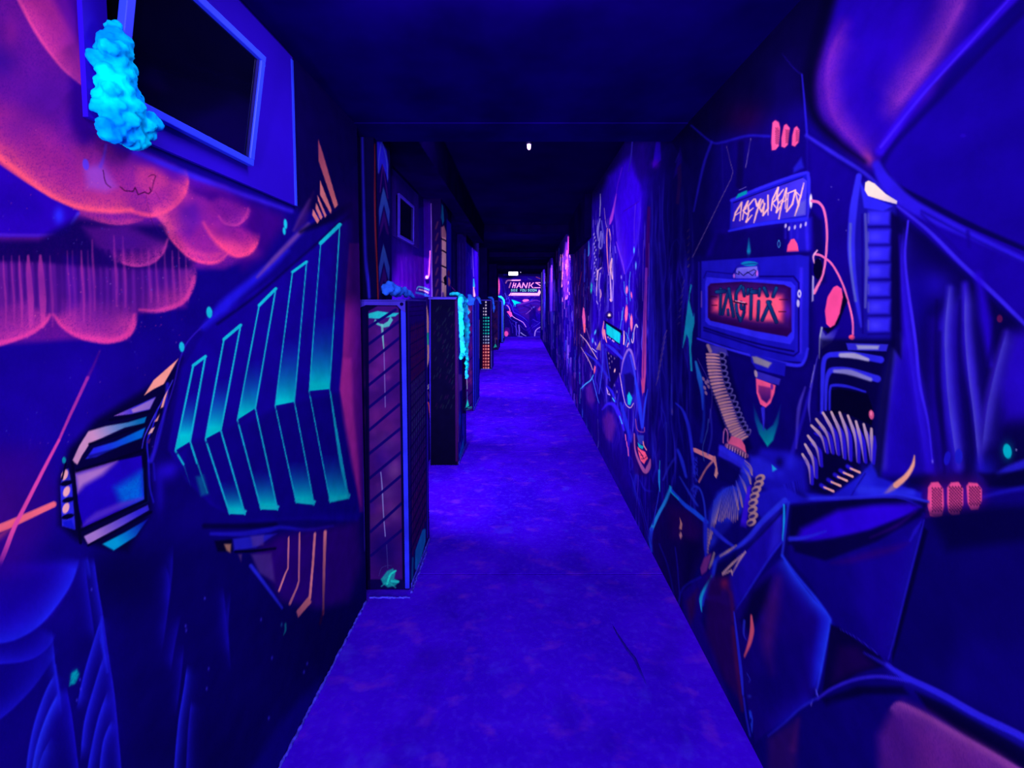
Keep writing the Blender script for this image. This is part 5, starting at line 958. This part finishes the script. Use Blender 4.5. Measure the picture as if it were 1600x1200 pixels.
def mix(fac, a, b):
    x = N.new('ShaderNodeMix'); x.data_type = 'RGBA'
    if isinstance(fac, float): x.inputs['Factor'].default_value = fac
    else: Lk.new(fac, x.inputs['Factor'])
    for k, v in (('A', a), ('B', b)):
        i = [q for q in x.inputs if q.name == k and q.type == 'RGBA'][0]
        if isinstance(v, tuple): i.default_value = v
        else: Lk.new(v, i)
    return [q for q in x.outputs if q.type == 'RGBA'][0]
g = lambda v: (v, v, v, 1)
base = ramp(nse(1.8, 8, dist=.5), .34, .66, pigment('2400c0'), pigment('3400e0'))
base = mix(ramp(nse(10, 9, sy=1.6, off=3), .50, .80, g(0), g(.3)), base, pigment('4018f0'))
base = mix(ramp(nse(38, 8, off=31), .50, .80, g(0), g(.3)), base, pigment('4424f4'))
base = mix(ramp(nse(7, 10, sy=1.5, off=11, dist=.2), .56, .80, g(0), g(.38)), base, pigment('7828c8'))
base = mix(ramp(nse(5, 8, off=57), .62, .74, g(0), g(.16)), base, pigment('4440f8'))
base = mix(ramp(nse(4, 9, off=21), .26, .46, g(.5), g(0)), base, pigment('180092'))
Lk.new(base, bs.inputs['Base Color'])
bp = N.new('ShaderNodeBump'); bp.inputs['Strength'].default_value = .25; bp.inputs['Distance'].default_value = .004
Lk.new(nse(30, 5), bp.inputs['Height']); Lk.new(bp.outputs['Normal'], bs.inputs['Normal'])
floor_m = m
joint_y = [on_z(800, 897, 0).y]
while joint_y[-1] < Y_FAR-2: joint_y.append(joint_y[-1]+1.9)
bm = bmesh.new()                     # slabs with a thin joint between them, one floor
ys = [Y_BACK]+joint_y+[Y_FAR+.2]
for a, b in zip(ys, ys[1:]): box(bm, -1.3, 1.0, a+(.0025 if a != Y_BACK else 0), b-.0025, -.08, 0)
box(bm, -1.3, 1.0, Y_BACK, Y_FAR+.2, -.16, -.08)
struct('floor', bm, floor_m, bevel=.002)

# ceilings and headers
bm = bmesh.new(); box(bm, -1.3, 1.0, Y_BACK, 2.0, Z_CEIL+.005, Z_CEIL+.2); box(bm, -1.3, 1.0, 2.0, Y_HEAD, Z_CEIL, Z_CEIL+.45)
struct('ceiling', bm, dark)
bm = bmesh.new(); box(bm, -1.3, 1.0, Y_HEAD, Y_FAR+.2, Z_CEIL2, Z_CEIL2+.1)
struct('ceiling_rear', bm, mat('ceiling_rear_dark', '05003c', rough=.9, spec=0, vary=.4, scale=2))  # ceiling colour darkened here in place of shade, against bounce from the tubes
for i, y in enumerate(HEADERS):
    bm = bmesh.new(); box(bm, XL3, XR, y-.22, y, EYE+1.105, Z_CEIL2)
    struct('ceiling_beam', bm, dark2, bevel=.004)
bm = bmesh.new(); box(bm, XL2, -.60, Y_HEAD+.001, 6.56, EYE+.93, Z_CEIL2)
struct('ceiling_soffit', bm, dark2, bevel=.004)

bm = bmesh.new(); box(bm, .70, XR-.001, 4.72, 6.3, EYE+.73, Z_CEIL2)
struct('ceiling_duct', bm, dark2, bevel=.004)

def rows(zc, fine, coarse, za=0.0, z0=.74, z1=2.02):
    a = np.arange(za, min(z0, zc), coarse) if za < z0 else np.array([])
    b = np.arange(max(za, z0), min(z1, zc), fine); c = np.arange(min(z1, zc), zc, coarse)
    return np.unique(np.concatenate([a, b, c, [zc]]))
def cols(X, ya, yb, step, extra=()):
    """plan positions along a side wall, closer together where the wall runs away from the viewer"""
    pa, pb = sketch_xy(X, yb, EYE)[0], sketch_xy(X, max(ya, .5), EYE)[0]
    n = int(abs(pb-pa)/step)
    px = np.linspace(pa, pb, n)
    y = np.array([on_x(p, HOR, X).y for p in px])
    y = np.unique(np.concatenate([y, list(extra)]))
    y[0], y[-1] = min(ya, y[0]), yb
    return y
SUB = globals().get('SUB', 1.0)
def side_wall(name, X, ya, yb, zc, sk, step, fine, coarse, z0=.74, z1=2.02, extra=(), thick=.08):
    y = cols(X, ya, yb, step*SUB, extra); us = (y-ya)/(yb-ya)
    o = painted(name, (X, ya), (X, yb), 0, zc, us, rows(zc, fine*SUB, coarse*SUB, 0, z0, z1), sk)
    o['kind'] = 'structure'
    return o
side_wall('wall_right', XR, Y_BACK, Y_HEAD, Z_CEIL+.02, sk_rn, 1.25, .0018, .0042, extra=(-2, -1, 0, .3))
side_wall('wall_right_rear', XR, Y_HEAD, Y_FAR, Z_CEIL2, sk_rf, .5, .0042, .006, z0=.1, z1=2.4)
side_wall('wall_left', XL, Y_BACK, Y_STEP, Z_CEIL+.02, sk_left, 1.25, .0019, .0044, extra=(-2, -1, 0, .3))
side_wall('wall_left_rear', XL2, Y_STEP, 8.6, Z_CEIL2, sk_rl, .5, .006, .006)
o = painted('wall_left_return', (XL, Y_STEP), (XL2, Y_STEP), 0, Z_CEIL2, np.linspace(0, 1, 5), np.linspace(0, Z_CEIL2, 60), sk_rl); o['kind'] = 'structure'
side_wall('wall_left_end', XL3, 8.6, Y_FAR, Z_CEIL2, sk_rl, .4, .02, .02)
o = painted('wall_left_jog', (XL2, 8.6), (XL3, 8.6), 0, Z_CEIL2, np.linspace(0, 1, 3), np.linspace(0, Z_CEIL2, 30), sk_rl); o['kind'] = 'structure'
o = painted('wall_far', (XL3, Y_FAR), (XR, Y_FAR), 0, Z_CEIL2, np.linspace(0, 1, 420), np.linspace(0, Z_CEIL2, 560), sk_end); o['kind'] = 'structure'
plain = mat('bare_wall_paint', '12006c', rough=.7, vary=.3, scale=4)
bm = bmesh.new(); box(bm, -1.3, 1.0, Y_BACK-.1, Y_BACK, 0, Z_CEIL+.2); struct('wall_back', bm, plain)
# backing behind the painted plaster, so the walls have thickness
bm = bmesh.new(); box(bm, XR+.002, XR+.12, Y_BACK, Y_FAR+.1, 0, Z_CEIL2+.1); struct('wall_right_core', bm, plain)
bm = bmesh.new(); box(bm, -1.32, XL3-.002, Y_BACK, Y_FAR+.1, 0, Z_CEIL2+.1); struct('wall_left_core', bm, plain)
bm = bmesh.new(); box(bm, XL3, XR, Y_FAR+.002, Y_FAR+.1, 0, Z_CEIL2+.1); struct('wall_far_core', bm, plain)

# ragged bead of floor paint and dust along the foot of the left wall
rb = random.Random(2)
bm = bmesh.new(); pts = []; rad = []
y = .55
while y < 2.02:
    pts.append((XL+.004+rb.uniform(-.002, .003), y, .002)); rad.append(rb.uniform(.0035, .0075)); y += rb.uniform(.006, .014)
tube(bm, pts, rad, 7)
for px0, py0, px1, py1, nn in [(576, 934, 640, 934, 26), (643, 926, 667, 862, 40)]:
    a_, b_ = on_z(px0, py0, 0), on_z(px1, py1, 0)
    tube(bm, [a_.lerp(b_, k/nn)+Vector((rb.uniform(-.004, .004), rb.uniform(-.003, .003), .001)) for k in range(nn+1)], [rb.uniform(.003, .007) for _ in range(nn+1)], 6)
o = obj('trim_1', bm, mat('paint_bead', '3c30ee', rough=.5, vary=.4, scale=60), smooth=True); o['kind'] = 'structure'
bm = bmesh.new()                                            # worn groove in the floor, lower right
gp = [on_z(x, y_, 0) for x, y_ in ((955, 972), (964, 990), (980, 1015), (992, 1030), (1000, 1048), (1010, 1070))]
tube(bm, [p+Vector((0, 0, -.0025)) for p in gp], [.002, .005, .007, .008, .006, .003], 8)
o = obj('trim_2', bm, mat('floor_scar', '160092', rough=.7, scale=50), smooth=True); o['kind'] = 'structure'
# ================================================================ pilasters above the units
# (plan: each stands on top of its cabinet)
def pilaster(x0, x1, y0, y1, z0):
    par = []
    zz = np.linspace(z0, Z_CEIL2, 140)
    f = painted('pilaster', (x0, y0), (x1, y0), 0, 0, np.linspace(0, 1, 24), zz, sk_rl); f['kind'] = 'structure'
    s = painted('pilaster_side', (x1, y0), (x1, y1), 0, 0, np.linspace(0, 1, 40), zz, sk_rl); s['kind'] = 'structure'
    bm = bmesh.new(); box(bm, x0, x1-.002, y0+.002, y1-.001, z0, Z_CEIL2); q = struct('pilaster_core', bm, dark2)

# ================================================================ cabinets along the left wall
blue_edge = mat('blue_edge_paint', '2024e6', rough=.5, vary=.35, scale=9)
blue_dim = mat('dim_blue_edge_paint', '2c1cac', rough=.55, vary=.35, scale=9)
black_p = mat('black_case_paint', '05002c', rough=.55, vary=.3, scale=6)
bolt_m = mat('dark_bolt', '050030', rough=.9, spec=0)
units = []
def cabinet(pc, pbot, pleft, pside, h, label, style, group):
    """pc: sketch x of the front right foot, pbot: its y; pleft / pside: sketch x of the left edge and of the far end of the side"""
    f = on_z(pc, pbot, 0); Y0, X1 = f.y, f.x
    X0 = on_y(pleft, pbot, Y0).x
    v = ray(pside, HOR); Y1 = X1/v.x*v.y
    Z = h
    t = empty('cabinet', ((X0+X1)/2, (Y0+Y1)/2, 0), label, 'cabinet', group)
    def loc(o): o.parent = t; o.matrix_parent_inverse = Matrix.Translation(-Vector(t.location)); return o
    bm = bmesh.new(); box(bm, X0, X1-.004, Y0+.004, Y1, 0.0, Z-.002); loc(obj('body', bm, black_p, bevel=.002))
    nz = 420 if style == 'first' else 220
    zz = np.linspace(0.004, Z, nz)
    loc(painted('front_panel', (X0, Y0), (X1-.001, Y0), 0, 0, np.linspace(0, 1, 130 if style == 'first' else 60), zz, sk_un))
    loc(painted('side_panel', (X1, Y0+.001), (X1, Y1), 0, 0, np.linspace(0, 1, 90 if style == 'first' else 40), zz, sk_un))
    bm = bmesh.new(); box(bm, X0, X1, Y0, Y1, Z, Z+.008); loc(obj('top_board', bm, blue_dim, bevel=.002))
    e = .007
    if style == 'first':
        wl, wr = .012, .024
        bm = bmesh.new()
        box(bm, X1-wr, X1, Y0-e, Y0-.0005, .012, Z); loc(obj('edge_strip', bm, blue_edge, bevel=.003))
        bm = bmesh.new(); box(bm, X0, X0+wl, Y0-e, Y0-.0005, .012, Z); loc(obj('edge_strip', bm, blue_dim, bevel=.003))
        bm = bmesh.new()
        pr = [(X0, Z), (X1, Z), (X1, Z-.058), (X1-.02, Z-.046), (X1-.042, Z-.022), (X0+.062, Z-.020), (X0+.028, Z-.036), (X0, Z-.07)]
        a = [bm.verts.new((x, Y0-e-.003, z)) for x, z in pr]; b = [bm.verts.new((x, Y0-.0005, z)) for x, z in pr]
        bm.faces.new(a); bm.faces.new(b[::-1])
        for i in range(len(pr)): bm.faces.new((a[i], a[(i+1) % len(pr)], b[(i+1) % len(pr)], b[i]))
        cp = loc(obj('corner_plate', bm, blue_dim, bevel=.002))
        for x in (X0+.017, X1-.017):
            bm = bmesh.new(); tube(bm, [(x, Y0-e-.009, Z-.015), (x, Y0-e-.003, Z-.015)], .0085, 8)
            o = obj('bolt', bm, bolt_m); o.parent = cp
    else:
        bm = bmesh.new(); wv = .008 if style != 'dark' else .006
        box(bm, X1-wv, X1, Y0-e, Y0-.0005, .01, Z); loc(obj('edge_strip', bm, {'dark': mat('plum_edge', '260648'), 'blue': blue_edge}.get(style, blue_dim), bevel=.002))
        bm = bmesh.new(); box(bm, X0, X1, Y0-e, Y0-.0005, Z-.014, Z); loc(obj('top_rail', bm, blue_dim, bevel=.002))
    if style in ('first', 'dark', 'blue'):                  # pale scuffed skirting at the foot of the side
        bm = bmesh.new(); box(bm, X1, X1+.006, Y0+.02, Y1-.01, 0, .022 if style != 'blue' else .03); loc(obj('kick_strip', bm, mat('scuffed_blue', '3834ec', vary=.6, scale=40), bevel=.002))
    units.append((X0, X1, Y0, Y1, Z))
    return t
G_ = 'painted cabinets along the left wall'
cabinet(640.5, 922, 562.5, 666.5, 1.508, 'tall cabinet with purple diagonal-striped front and perforated side, nearest on the left wall', 'first', G_)
cabinet(716, 727, 672.5, 727, 1.545, 'tall black-fronted cabinet with bright cyan foam draped down its side', 'dark', G_)
cabinet(740.5, 642, 716, 748.5, 1.55, 'third tall cabinet from the front, with blue side and small teal triangle near its foot', 'blue', G_)
cabinet(768.6, 577.5, 748, 771, 1.56, 'tall cabinet with a lattice of small lit-looking squares on its front', 'plain', G_)
cabinet(778.8, 546.5, 764, 781, 1.56, 'narrow distant cabinet just behind the one with the lattice front', 'plain', G_)
cabinet(786.6, 536, 776, 788, 1.56, 'farthest narrow cabinet beside the painted end wall', 'blue', G_)
pilaster(XL2, on_y(587, 400, 2.16).x, 2.16, 2.42, units[0][4]+.008)
x0, x1, y0, y1, z = units[1]; pilaster(XL2, on_y(690, 420, y0+.004).x, y0+.004, y1, z+.008)
x0, x1, y0, y1, z = units[2]; pilaster(XL2, on_y(729, 420, y0+.004).x, y0+.004, y1+.9, z+.008)
bm = bmesh.new(); x0, x1, y0, y1, z = units[3]; box(bm, XL3, on_y(761, 440, y0).x, y0+.01, y1, z+.008, Z_CEIL2); struct('pilaster', bm, dark2)
bm = bmesh.new(); x0, x1, y0, y1, z = units[4]; box(bm, XL3, on_y(776, 440, y0).x, y0+.01, y1, z+.008, Z_CEIL2); struct('pilaster', bm, dark2)

# ================================================================ expanding foam and cotton
def foam(name, balls, m, label, cat, voxel, group=None, seed=0, amp=.35, spread=.38):
    r_ = random.Random(seed); bm = bmesh.new(); more = []
    for (a, ra), (b, rb_) in zip(balls, balls[1:]):
        d = (Vector(a)-Vector(b)).length
        if d < 6*(ra+rb_):
            for k in range(1, int(d/(.6*min(ra, rb_)))+1):
                t = k/(int(d/(.6*min(ra, rb_)))+1); more.append((Vector(a).lerp(Vector(b), t), ra+(rb_-ra)*t))
    balls = balls+more
    for c, rr in balls:
        c = Vector(c)
        for k in range(4):
            q = c+Vector([r_.gauss(0, rr*spread) for _ in range(3)])
            bmesh.ops.create_icosphere(bm, subdivisions=2, radius=rr*r_.uniform(.55, .85), matrix=Matrix.Translation(q))
    cen = sum((Vector(c) for c, _ in balls), Vector())/len(balls)
    bmesh.ops.translate(bm, verts=bm.verts, vec=-cen)
    o = obj(name, bm, m, smooth=True); o.location = cen
    rm = o.modifiers.new('remesh', 'REMESH'); rm.mode = 'VOXEL'; rm.voxel_size = voxel; rm.use_smooth_shade = True
    dg = bpy.context.evaluated_depsgraph_get(); me = bpy.data.meshes.new_from_object(o.evaluated_get(dg))
    o.modifiers.clear(); o.data = me
    rr = sum(b[1] for b in balls)/len(balls)
    nv = len(me.vertices); co = np.empty(nv*3, np.float32); me.vertices.foreach_get('co', co); co = co.reshape(-1, 3)
    no = np.array([v.normal[:] for v in me.vertices])
    for i in range(nv):
        p = Vector(co[i]+seed)*(.8/rr)
        co[i] += no[i]*rr*amp*(mnoise.noise(p)+.6*mnoise.noise(p*2.3)+.35*mnoise.noise(p*5.1))
    me.vertices.foreach_set('co', co.ravel()); me.update()
    for p in me.polygons: p.use_smooth = True
    tag(o, label, cat, group); return o
cy_bright = mat('cyan_foam', '00c4ff', rough=.95, spec=.0, scale=14, h2='0070ff', bump=.5)
cy_drip = mat('turquoise_foam', '10ccf8', rough=.95, spec=.0, scale=9, h2='2080ff', bump=.4)
blue_foam = mat('blue_foam', '1c50f0', rough=.85, spec=.05, vary=.4, scale=30, bump=.3)
bl = []
for px, py, r_ in [(180,42,11),(179,60,17),(187,78,19),(172,92,20),(192,102,19),(172,122,19),(197,128,18),(172,148,19),(198,148,18),(174,172,20),(208,166,13),(196,182,22),(174,196,18),(190,208,18),(214,204,20),(230,188,13),(232,208,12)]:
    p = on_x(px, py, XL+.035); bl.append((p, r_/650*p.y*.86))
foam('foam_clump', bl, cy_bright, 'bright cyan ragged foam clump stuck over the lower left of the tilted window', 'foam', .0035, seed=3, amp=.3)
x0, x1, y0, y1, z = units[0]
bl = []
for px, py, r_ in [(604,449,6),(602,457,6),(610,446,6),(618,450,6.5),(612,458,6.5),(624,453,5),(622,461,5),(632,452,4.5),(634,460,4.5),(640,459,3.5),(646,464,3)]:
    Yd = y0+.12+(px-600)*.005; p = on_y(px, py, Yd); bl.append((p, r_/650*Yd*.95))
foam('foam_clump', bl, blue_foam, 'dim blue foam clump lying on top of the nearest cabinet', 'foam', .009, seed=5, amp=.3)
x0, x1, y0, y1, z = units[1]
bl = []
for px, py, r_ in [(703,460,2.2),(708,458.5,3.2),(713,458.5,3.4),(718,461,3.6),(721,463,3.2)]:
    Yd = y0+.16; p = on_y(px, py, Yd); bl.append((p, r_/650*Yd))
def strand(pp, out):
    for px, py, r_ in pp:
        v = ray(px, py); d = (x1+out)/v.x; Yp = min(max(v.y*d, y0+.05), y1-.03); q = on_y(px, py, Yp); q.x = x1+.012+out; bl.append((q, r_/650*Yp*1.5))
K_ = 1.0
strand([(718,466,3.4),(717.5,476,3.6),(718,488,3.4),(718.5,500,3.2),(719,512,3.2),(719.5,525,3),(720,538,3),(721,548,3.6),(720,556,3),(716.5,559,2)], .012)
bl.append((Vector(bl[5 if len(bl) > 5 else 0][0]), bl[4][1]))
strand([(722,466,3.4),(724,474,3.4),(725,486,3.2),(726,498,3.4),(727,512,3.4),(727.5,525,3.2),(727.5,530,3.6),(726,542,2.6),(727,552,2),(728.5,562,1.9),(726.5,568,2),(729,572,1.6),(726.5,580,1.6),(727,590,2)], .022)
foam('foam_drape', bl, cy_drip, 'long bright turquoise foam drape hanging over the side of the black-fronted cabinet', 'foam', .009, seed=8, amp=.14, spread=.22)
def pile(pts, Yd, m, label, seed, vox, cat='foam', name='foam_clump', xs=None, zt=None):
    bb = []
    for px, py, r_ in pts:
        q = on_y(px, py, Yd); r_ = r_/650*Yd
        if xs is not None:
            if q.z < zt: q.x = max(q.x, xs+r_*.7)
            else: q.z = max(q.z, zt+r_*.6)
        bb.append((q, r_))
    foam(name, bb, m, label, cat, vox, seed=seed, amp=.25)
x0, x1, y0, y1, z = units[2]
pile([(733,460,2.5),(736,467,3.6),(731,470,3),(734,475,3),(739,474,2.6),(741,467,2)], y0-.06, blue_foam, 'dim blue foam clump on the front top edge of the third cabinet', 11, .02)
pile([(745,463,1.6),(748,467,2),(750,471,2.4),(751,474,1.8)], y0+.2, blue_foam, 'small blue foam strand trailing off the top of the third cabinet', 12, .02)
x0, x1, y0, y1, z = units[3]
pile([(762,464,1.8),(766,465,2),(769.5,468,2.2),(771,474,2),(771.5,482,1.9),(771,488,1.5)], y0+.25, blue_foam, 'blue foam strand between the lattice cabinet and the one behind it', 13, .03, xs=x1, zt=z+.008)
x0, x1, y0, y1, z = units[5]
pile([(778,463.5,1.2),(781,464,1.6),(784,465.5,1.8),(786.5,468,1.8),(787.5,473,1.6),(787.5,477,1)], y0+.05, cy_drip, 'small pale turquoise foam drape over the farthest cabinet', 14, .04, xs=x1, zt=z+.008)

# ================================================================ windows
frame_m = mat('window_plastic', '2434ff', rough=.4, spec=.4, vary=.15, scale=4)
case_m = mat('white_board', '2204be', rough=.6, vary=.18, scale=3)
gm = bpy.data.materials.new('dark_glass'); gm.use_nodes = True
b = gm.node_tree.nodes['Principled BSDF']; b.inputs['Roughness'].default_value = .08; b.inputs['Specular IOR Level'].default_value = .5
nn = gm.node_tree.nodes.new('ShaderNodeTexNoise'); nn.inputs['Scale'].default_value = 3
rr = gm.node_tree.nodes.new('ShaderNodeValToRGB'); rr.color_ramp.elements[0].color = (.0003, .0003, .004, 1); rr.color_ramp.elements[1].color = (.0006, .0005, .007, 1)
gm.node_tree.links.new(nn.outputs['Fac'], rr.inputs['Fac']); gm.node_tree.links.new(rr.outputs['Color'], b.inputs['Base Color'])
def window(name, X, dy, dz, cy0, cy1, cz0, cz1, lean=.045, frame_m=frame_m, case_m=case_m):
    t = bpy.data.objects.new(name, None); C.objects.link(t); t['kind'] = 'structure'
    sy0, sy1, sz0, sz1 = .80, 1.195, EYE+.384, EYE+.682
    y = lambda v: v+dy
    z = lambda v: v+dz
    bm = bmesh.new(); e = .010
    oy0, oy1, oz0, oz1 = sy0+.01, sy1-.01, sz0+.015, sz1-.005
    for a, b_, c, d in [(cy0, cy1, cz0, oz0), (cy0, cy1, oz1, cz1), (cy0, oy0, oz0, oz1), (oy1, cy1, oz0, oz1)]: box(bm, X+.0005, X+e, y(a), y(b_), z(c), z(d))
    obj('casing', bm, case_m, t)
    bm = bmesh.new(); box(bm, X+.001, X+.004, y(oy0), y(oy1), z(oz0), z(oz1)); obj('dark_opening', bm, gm, t)
    # sash leans into the corridor at the top
    def q(yy, f, off): zz = sz0+(sz1-sz0)*f; return (X+e+.006+lean*f+off, y(yy), z(zz))
    def bar(nm, ya, yb, f0, f1, th, m_):
        bm = bmesh.new()
        vv = [bm.verts.new(q(yy, f, o_)) for o_ in (0, th) for f in (f0, f1) for yy in (ya, yb)]
        for f in [(0,1,3,2),(4,6,7,5),(0,4,5,1),(2,3,7,6),(0,2,6,4),(1,5,7,3)]: bm.faces.new([vv[i] for i in f])
        return obj(nm, bm, m_, t, bevel=.0015)
    wd = .017
    bar('sash_rail', sy0, sy1, 0, .055, .016, frame_m); bar('sash_rail', sy0, sy1, .945, 1, .016, frame_m)
    bar('sash_stile', sy0, sy0+wd, .055, .945, .016, frame_m); bar('sash_stile', sy1-wd, sy1, .055, .945, .016, frame_m)
    bar('glass_bead', sy1-wd-.006, sy1-wd, .06, .94, .011, mat('grey_bead', '100a60'))
    bar('glass', sy0+wd, sy1-wd-.006, .055, .945, .006, gm)
    bm = bmesh.new(); a = q(sy1-.05, .93, .017); tube(bm, [(X+.011, y(sy1+.006), z(sz1-.02)), (a[0]-.004, y(sy1+.003), a[2])], .0025, 6); obj('stay_arm', bm, frame_m, t)
    return t
p = on_x(459, 322, XL); q = on_x(441, 78, XL)
window('window_1', XL, 0, 0, .765, p.y, p.z, q.z)
window('window_2', XL2, 2.12, .075, .74, p.y-.02, p.z+.05, q.z, .006, mat('shaded_window_plastic', '2c18b0', vary=.2), mat('plum_board', '180078', vary=.2))  # frame colour darkened to stand for weaker light at this window
bm = bmesh.new(); box(bm, XL+.0105, XL+.0125, p.y-.012, p.y, p.z, q.z-.01); o = struct('trim_3', bm, frame_m)

# ================================================================ lamps
def emis(name, col, s):
    m = bpy.data.materials.new(name); m.use_nodes = True; b = m.node_tree.nodes['Principled BSDF']
    b.inputs['Base Color'].default_value = (.5, .5, .5, 1); b.inputs['Emission Color'].default_value = col+(1,); b.inputs['Emission Strength'].default_value = s
    return m
case_black = mat('lamp_housing', '0a0050', rough=.5, spec=.4)
def lamp_light(name, loc, w, sx, sy, rot, parent=None, spread=180):
    d = bpy.data.lights.new(name, 'AREA'); d.shape = 'RECTANGLE'; d.size = sx; d.size_y = sy; d.energy = w; d.color = LIGHT_RGB; d.spread = R(spread)
    o = bpy.data.objects.new(name, d); C.objects.link(o); o.location = loc; o.rotation_euler = rot
    if parent: o.parent = parent; o.matrix_parent_inverse = Matrix.Translation(-Vector(parent.location))
    return o
tube_m = emis('blacklight_tube', (.35, .15, 1.0), 1.0)
def blacklight(Y, Z, W, tilt, label, L=1.1, X=0.0):
    t = empty('blacklight_batten', (X, Y, Z), label, 'light', 'blacklight tubes on the ceiling')
    def loc(o): o.parent = t; o.matrix_parent_inverse = Matrix.Translation(-Vector(t.location))
    bm = bmesh.new(); box(bm, X-L/2, X+L/2, Y-.03, Y+.03, Z-.022, Z); loc(obj('housing', bm, case_black, bevel=.003))
    bm = bmesh.new(); tube(bm, [(X-L/2+.03, Y, Z-.033), (X+L/2-.03, Y, Z-.033)], .009, 10); loc(obj('tube', bm, tube_m, smooth=True))
    lamp_light('blacklight', (X, Y, Z-.046), W, L-.1, .05, (R(tilt), 0, 0), t)
for args in LAMPS: blacklight(*args)
def upright(X, Y, z0, z1, face, W, label, group, turn, k=.02):
    t = empty('blacklight_tube', (X, Y, z0), label, 'light', group)
    def loc(o): o.parent = t; o.matrix_parent_inverse = Matrix.Translation(-Vector(t.location))
    bm = bmesh.new(); box(bm, X-k, X+k, Y, Y+.012, z0, z1); loc(obj('housing', bm, case_black, bevel=.002))
    bm = bmesh.new(); tube(bm, [(X, Y+.024, z0+.04), (X, Y+.024, z1-.04)], .008, 10); loc(obj('tube', bm, tube_m, smooth=True))
    lo = z0+.04 if k == .03 else max(z0, .62); lamp_light('blacklight', (X+.005, Y+.042, (lo+z1)/2), W, .04, z1-lo-.06, (R(90), 0, R(turn)), t)
for X, lab in ((-.45, 'added upright fill tube, unseen on the left of the wall behind the viewer'), (.45, 'added upright fill tube, unseen on the right of the wall behind the viewer')):
    upright(X, Y_BACK, .03, 1.75, 1, REAR_FILL, lab, 'added upright fill tubes behind the viewer', 0, .03)  # added fill for the dark lower walls, never in view
for i, W in enumerate(NICHE):
    x0, x1, y0, y1, z = units[i]
    upright(x1-.07, y1, .004, z-.06, 1, W, ('upright blacklight tube on the back of the nearest cabinet', 'upright blacklight tube on the back of the black-fronted cabinet', 'upright blacklight tube on the back of the third cabinet')[i], 'upright blacklight tubes behind the cabinets', -18)
c = on_z(826.5, 222, Z_CEIL2)
t = empty('spot_lamp', c, 'tiny violet-white glowing lamp on the dark ceiling above the corridor', 'light')
bm = bmesh.new(); tube(bm, [(0, 0, 0), (0, 0, -.018)], .022, 16); obj('base', bm, case_black, t)
bm = bmesh.new(); tube(bm, [(0, 0, -.018), (0, 0, -.034), (0, 0, -.05), (0, 0, -.056)], [.0145, .0145, .012, .006], 14); obj('bulb', bm, emis('lamp_glow', (.95, .55, 1.0), 3.0), t, smooth=True)
c = on_y(759, 416, 12.2)
t = empty('spot_lamp', c, 'tiny white glowing lamp high on the left, far down the corridor', 'light')
bm = bmesh.new(); tube(bm, [(0, 0, Z_CEIL2-c.z), (0, 0, .04)], .008, 8); obj('stem', bm, case_black, t)
bm = bmesh.new(); bmesh.ops.create_uvsphere(bm, u_segments=12, v_segments=8, radius=.03); obj('bulb', bm, emis('small_lamp_glow', (1, 1, 1), 2.5), t, smooth=True)
Ys = 16.6
a, b = on_y(794.8, 422.6, Ys), on_y(809.2, 430.2, Ys)
t = empty('emergency_light', ((a.x+b.x)/2, Ys, a.z), 'glowing white rounded rectangular light box above the end wall lettering', 'light')
w_, h_ = (b.x-a.x)/2, a.z-b.z
bm = bmesh.new(); box(bm, -w_-.01, w_+.01, 0, .06, -h_-.01, .01); obj('housing', bm, case_black, t, bevel=.01)
bm = bmesh.new(); box(bm, -w_, w_, -.012, 0, -h_, 0); obj('diffuser', bm, emis('white_diffuser', (1, 1, .93), 3.2), t, bevel=.03)
bm = bmesh.new(); box(bm, -.01, .01, .02, .04, .01, Z_CEIL2-a.z); obj('hanger', bm, case_black, t)
c = on_y(813.4, 425.4, Ys)
t = empty('indicator_light', c, 'tiny violet point of light just right of the white light box', 'light')
bm = bmesh.new(); bmesh.ops.create_uvsphere(bm, u_segments=10, v_segments=6, radius=.016); obj('bulb', bm, emis('indicator_glow', (.25, .12, 1), 1.2), t, smooth=True)
bm = bmesh.new(); tube(bm, [(0, 0, .012), (0, 0, Z_CEIL2-c.z)], .004, 6); obj('stem', bm, case_black, t)
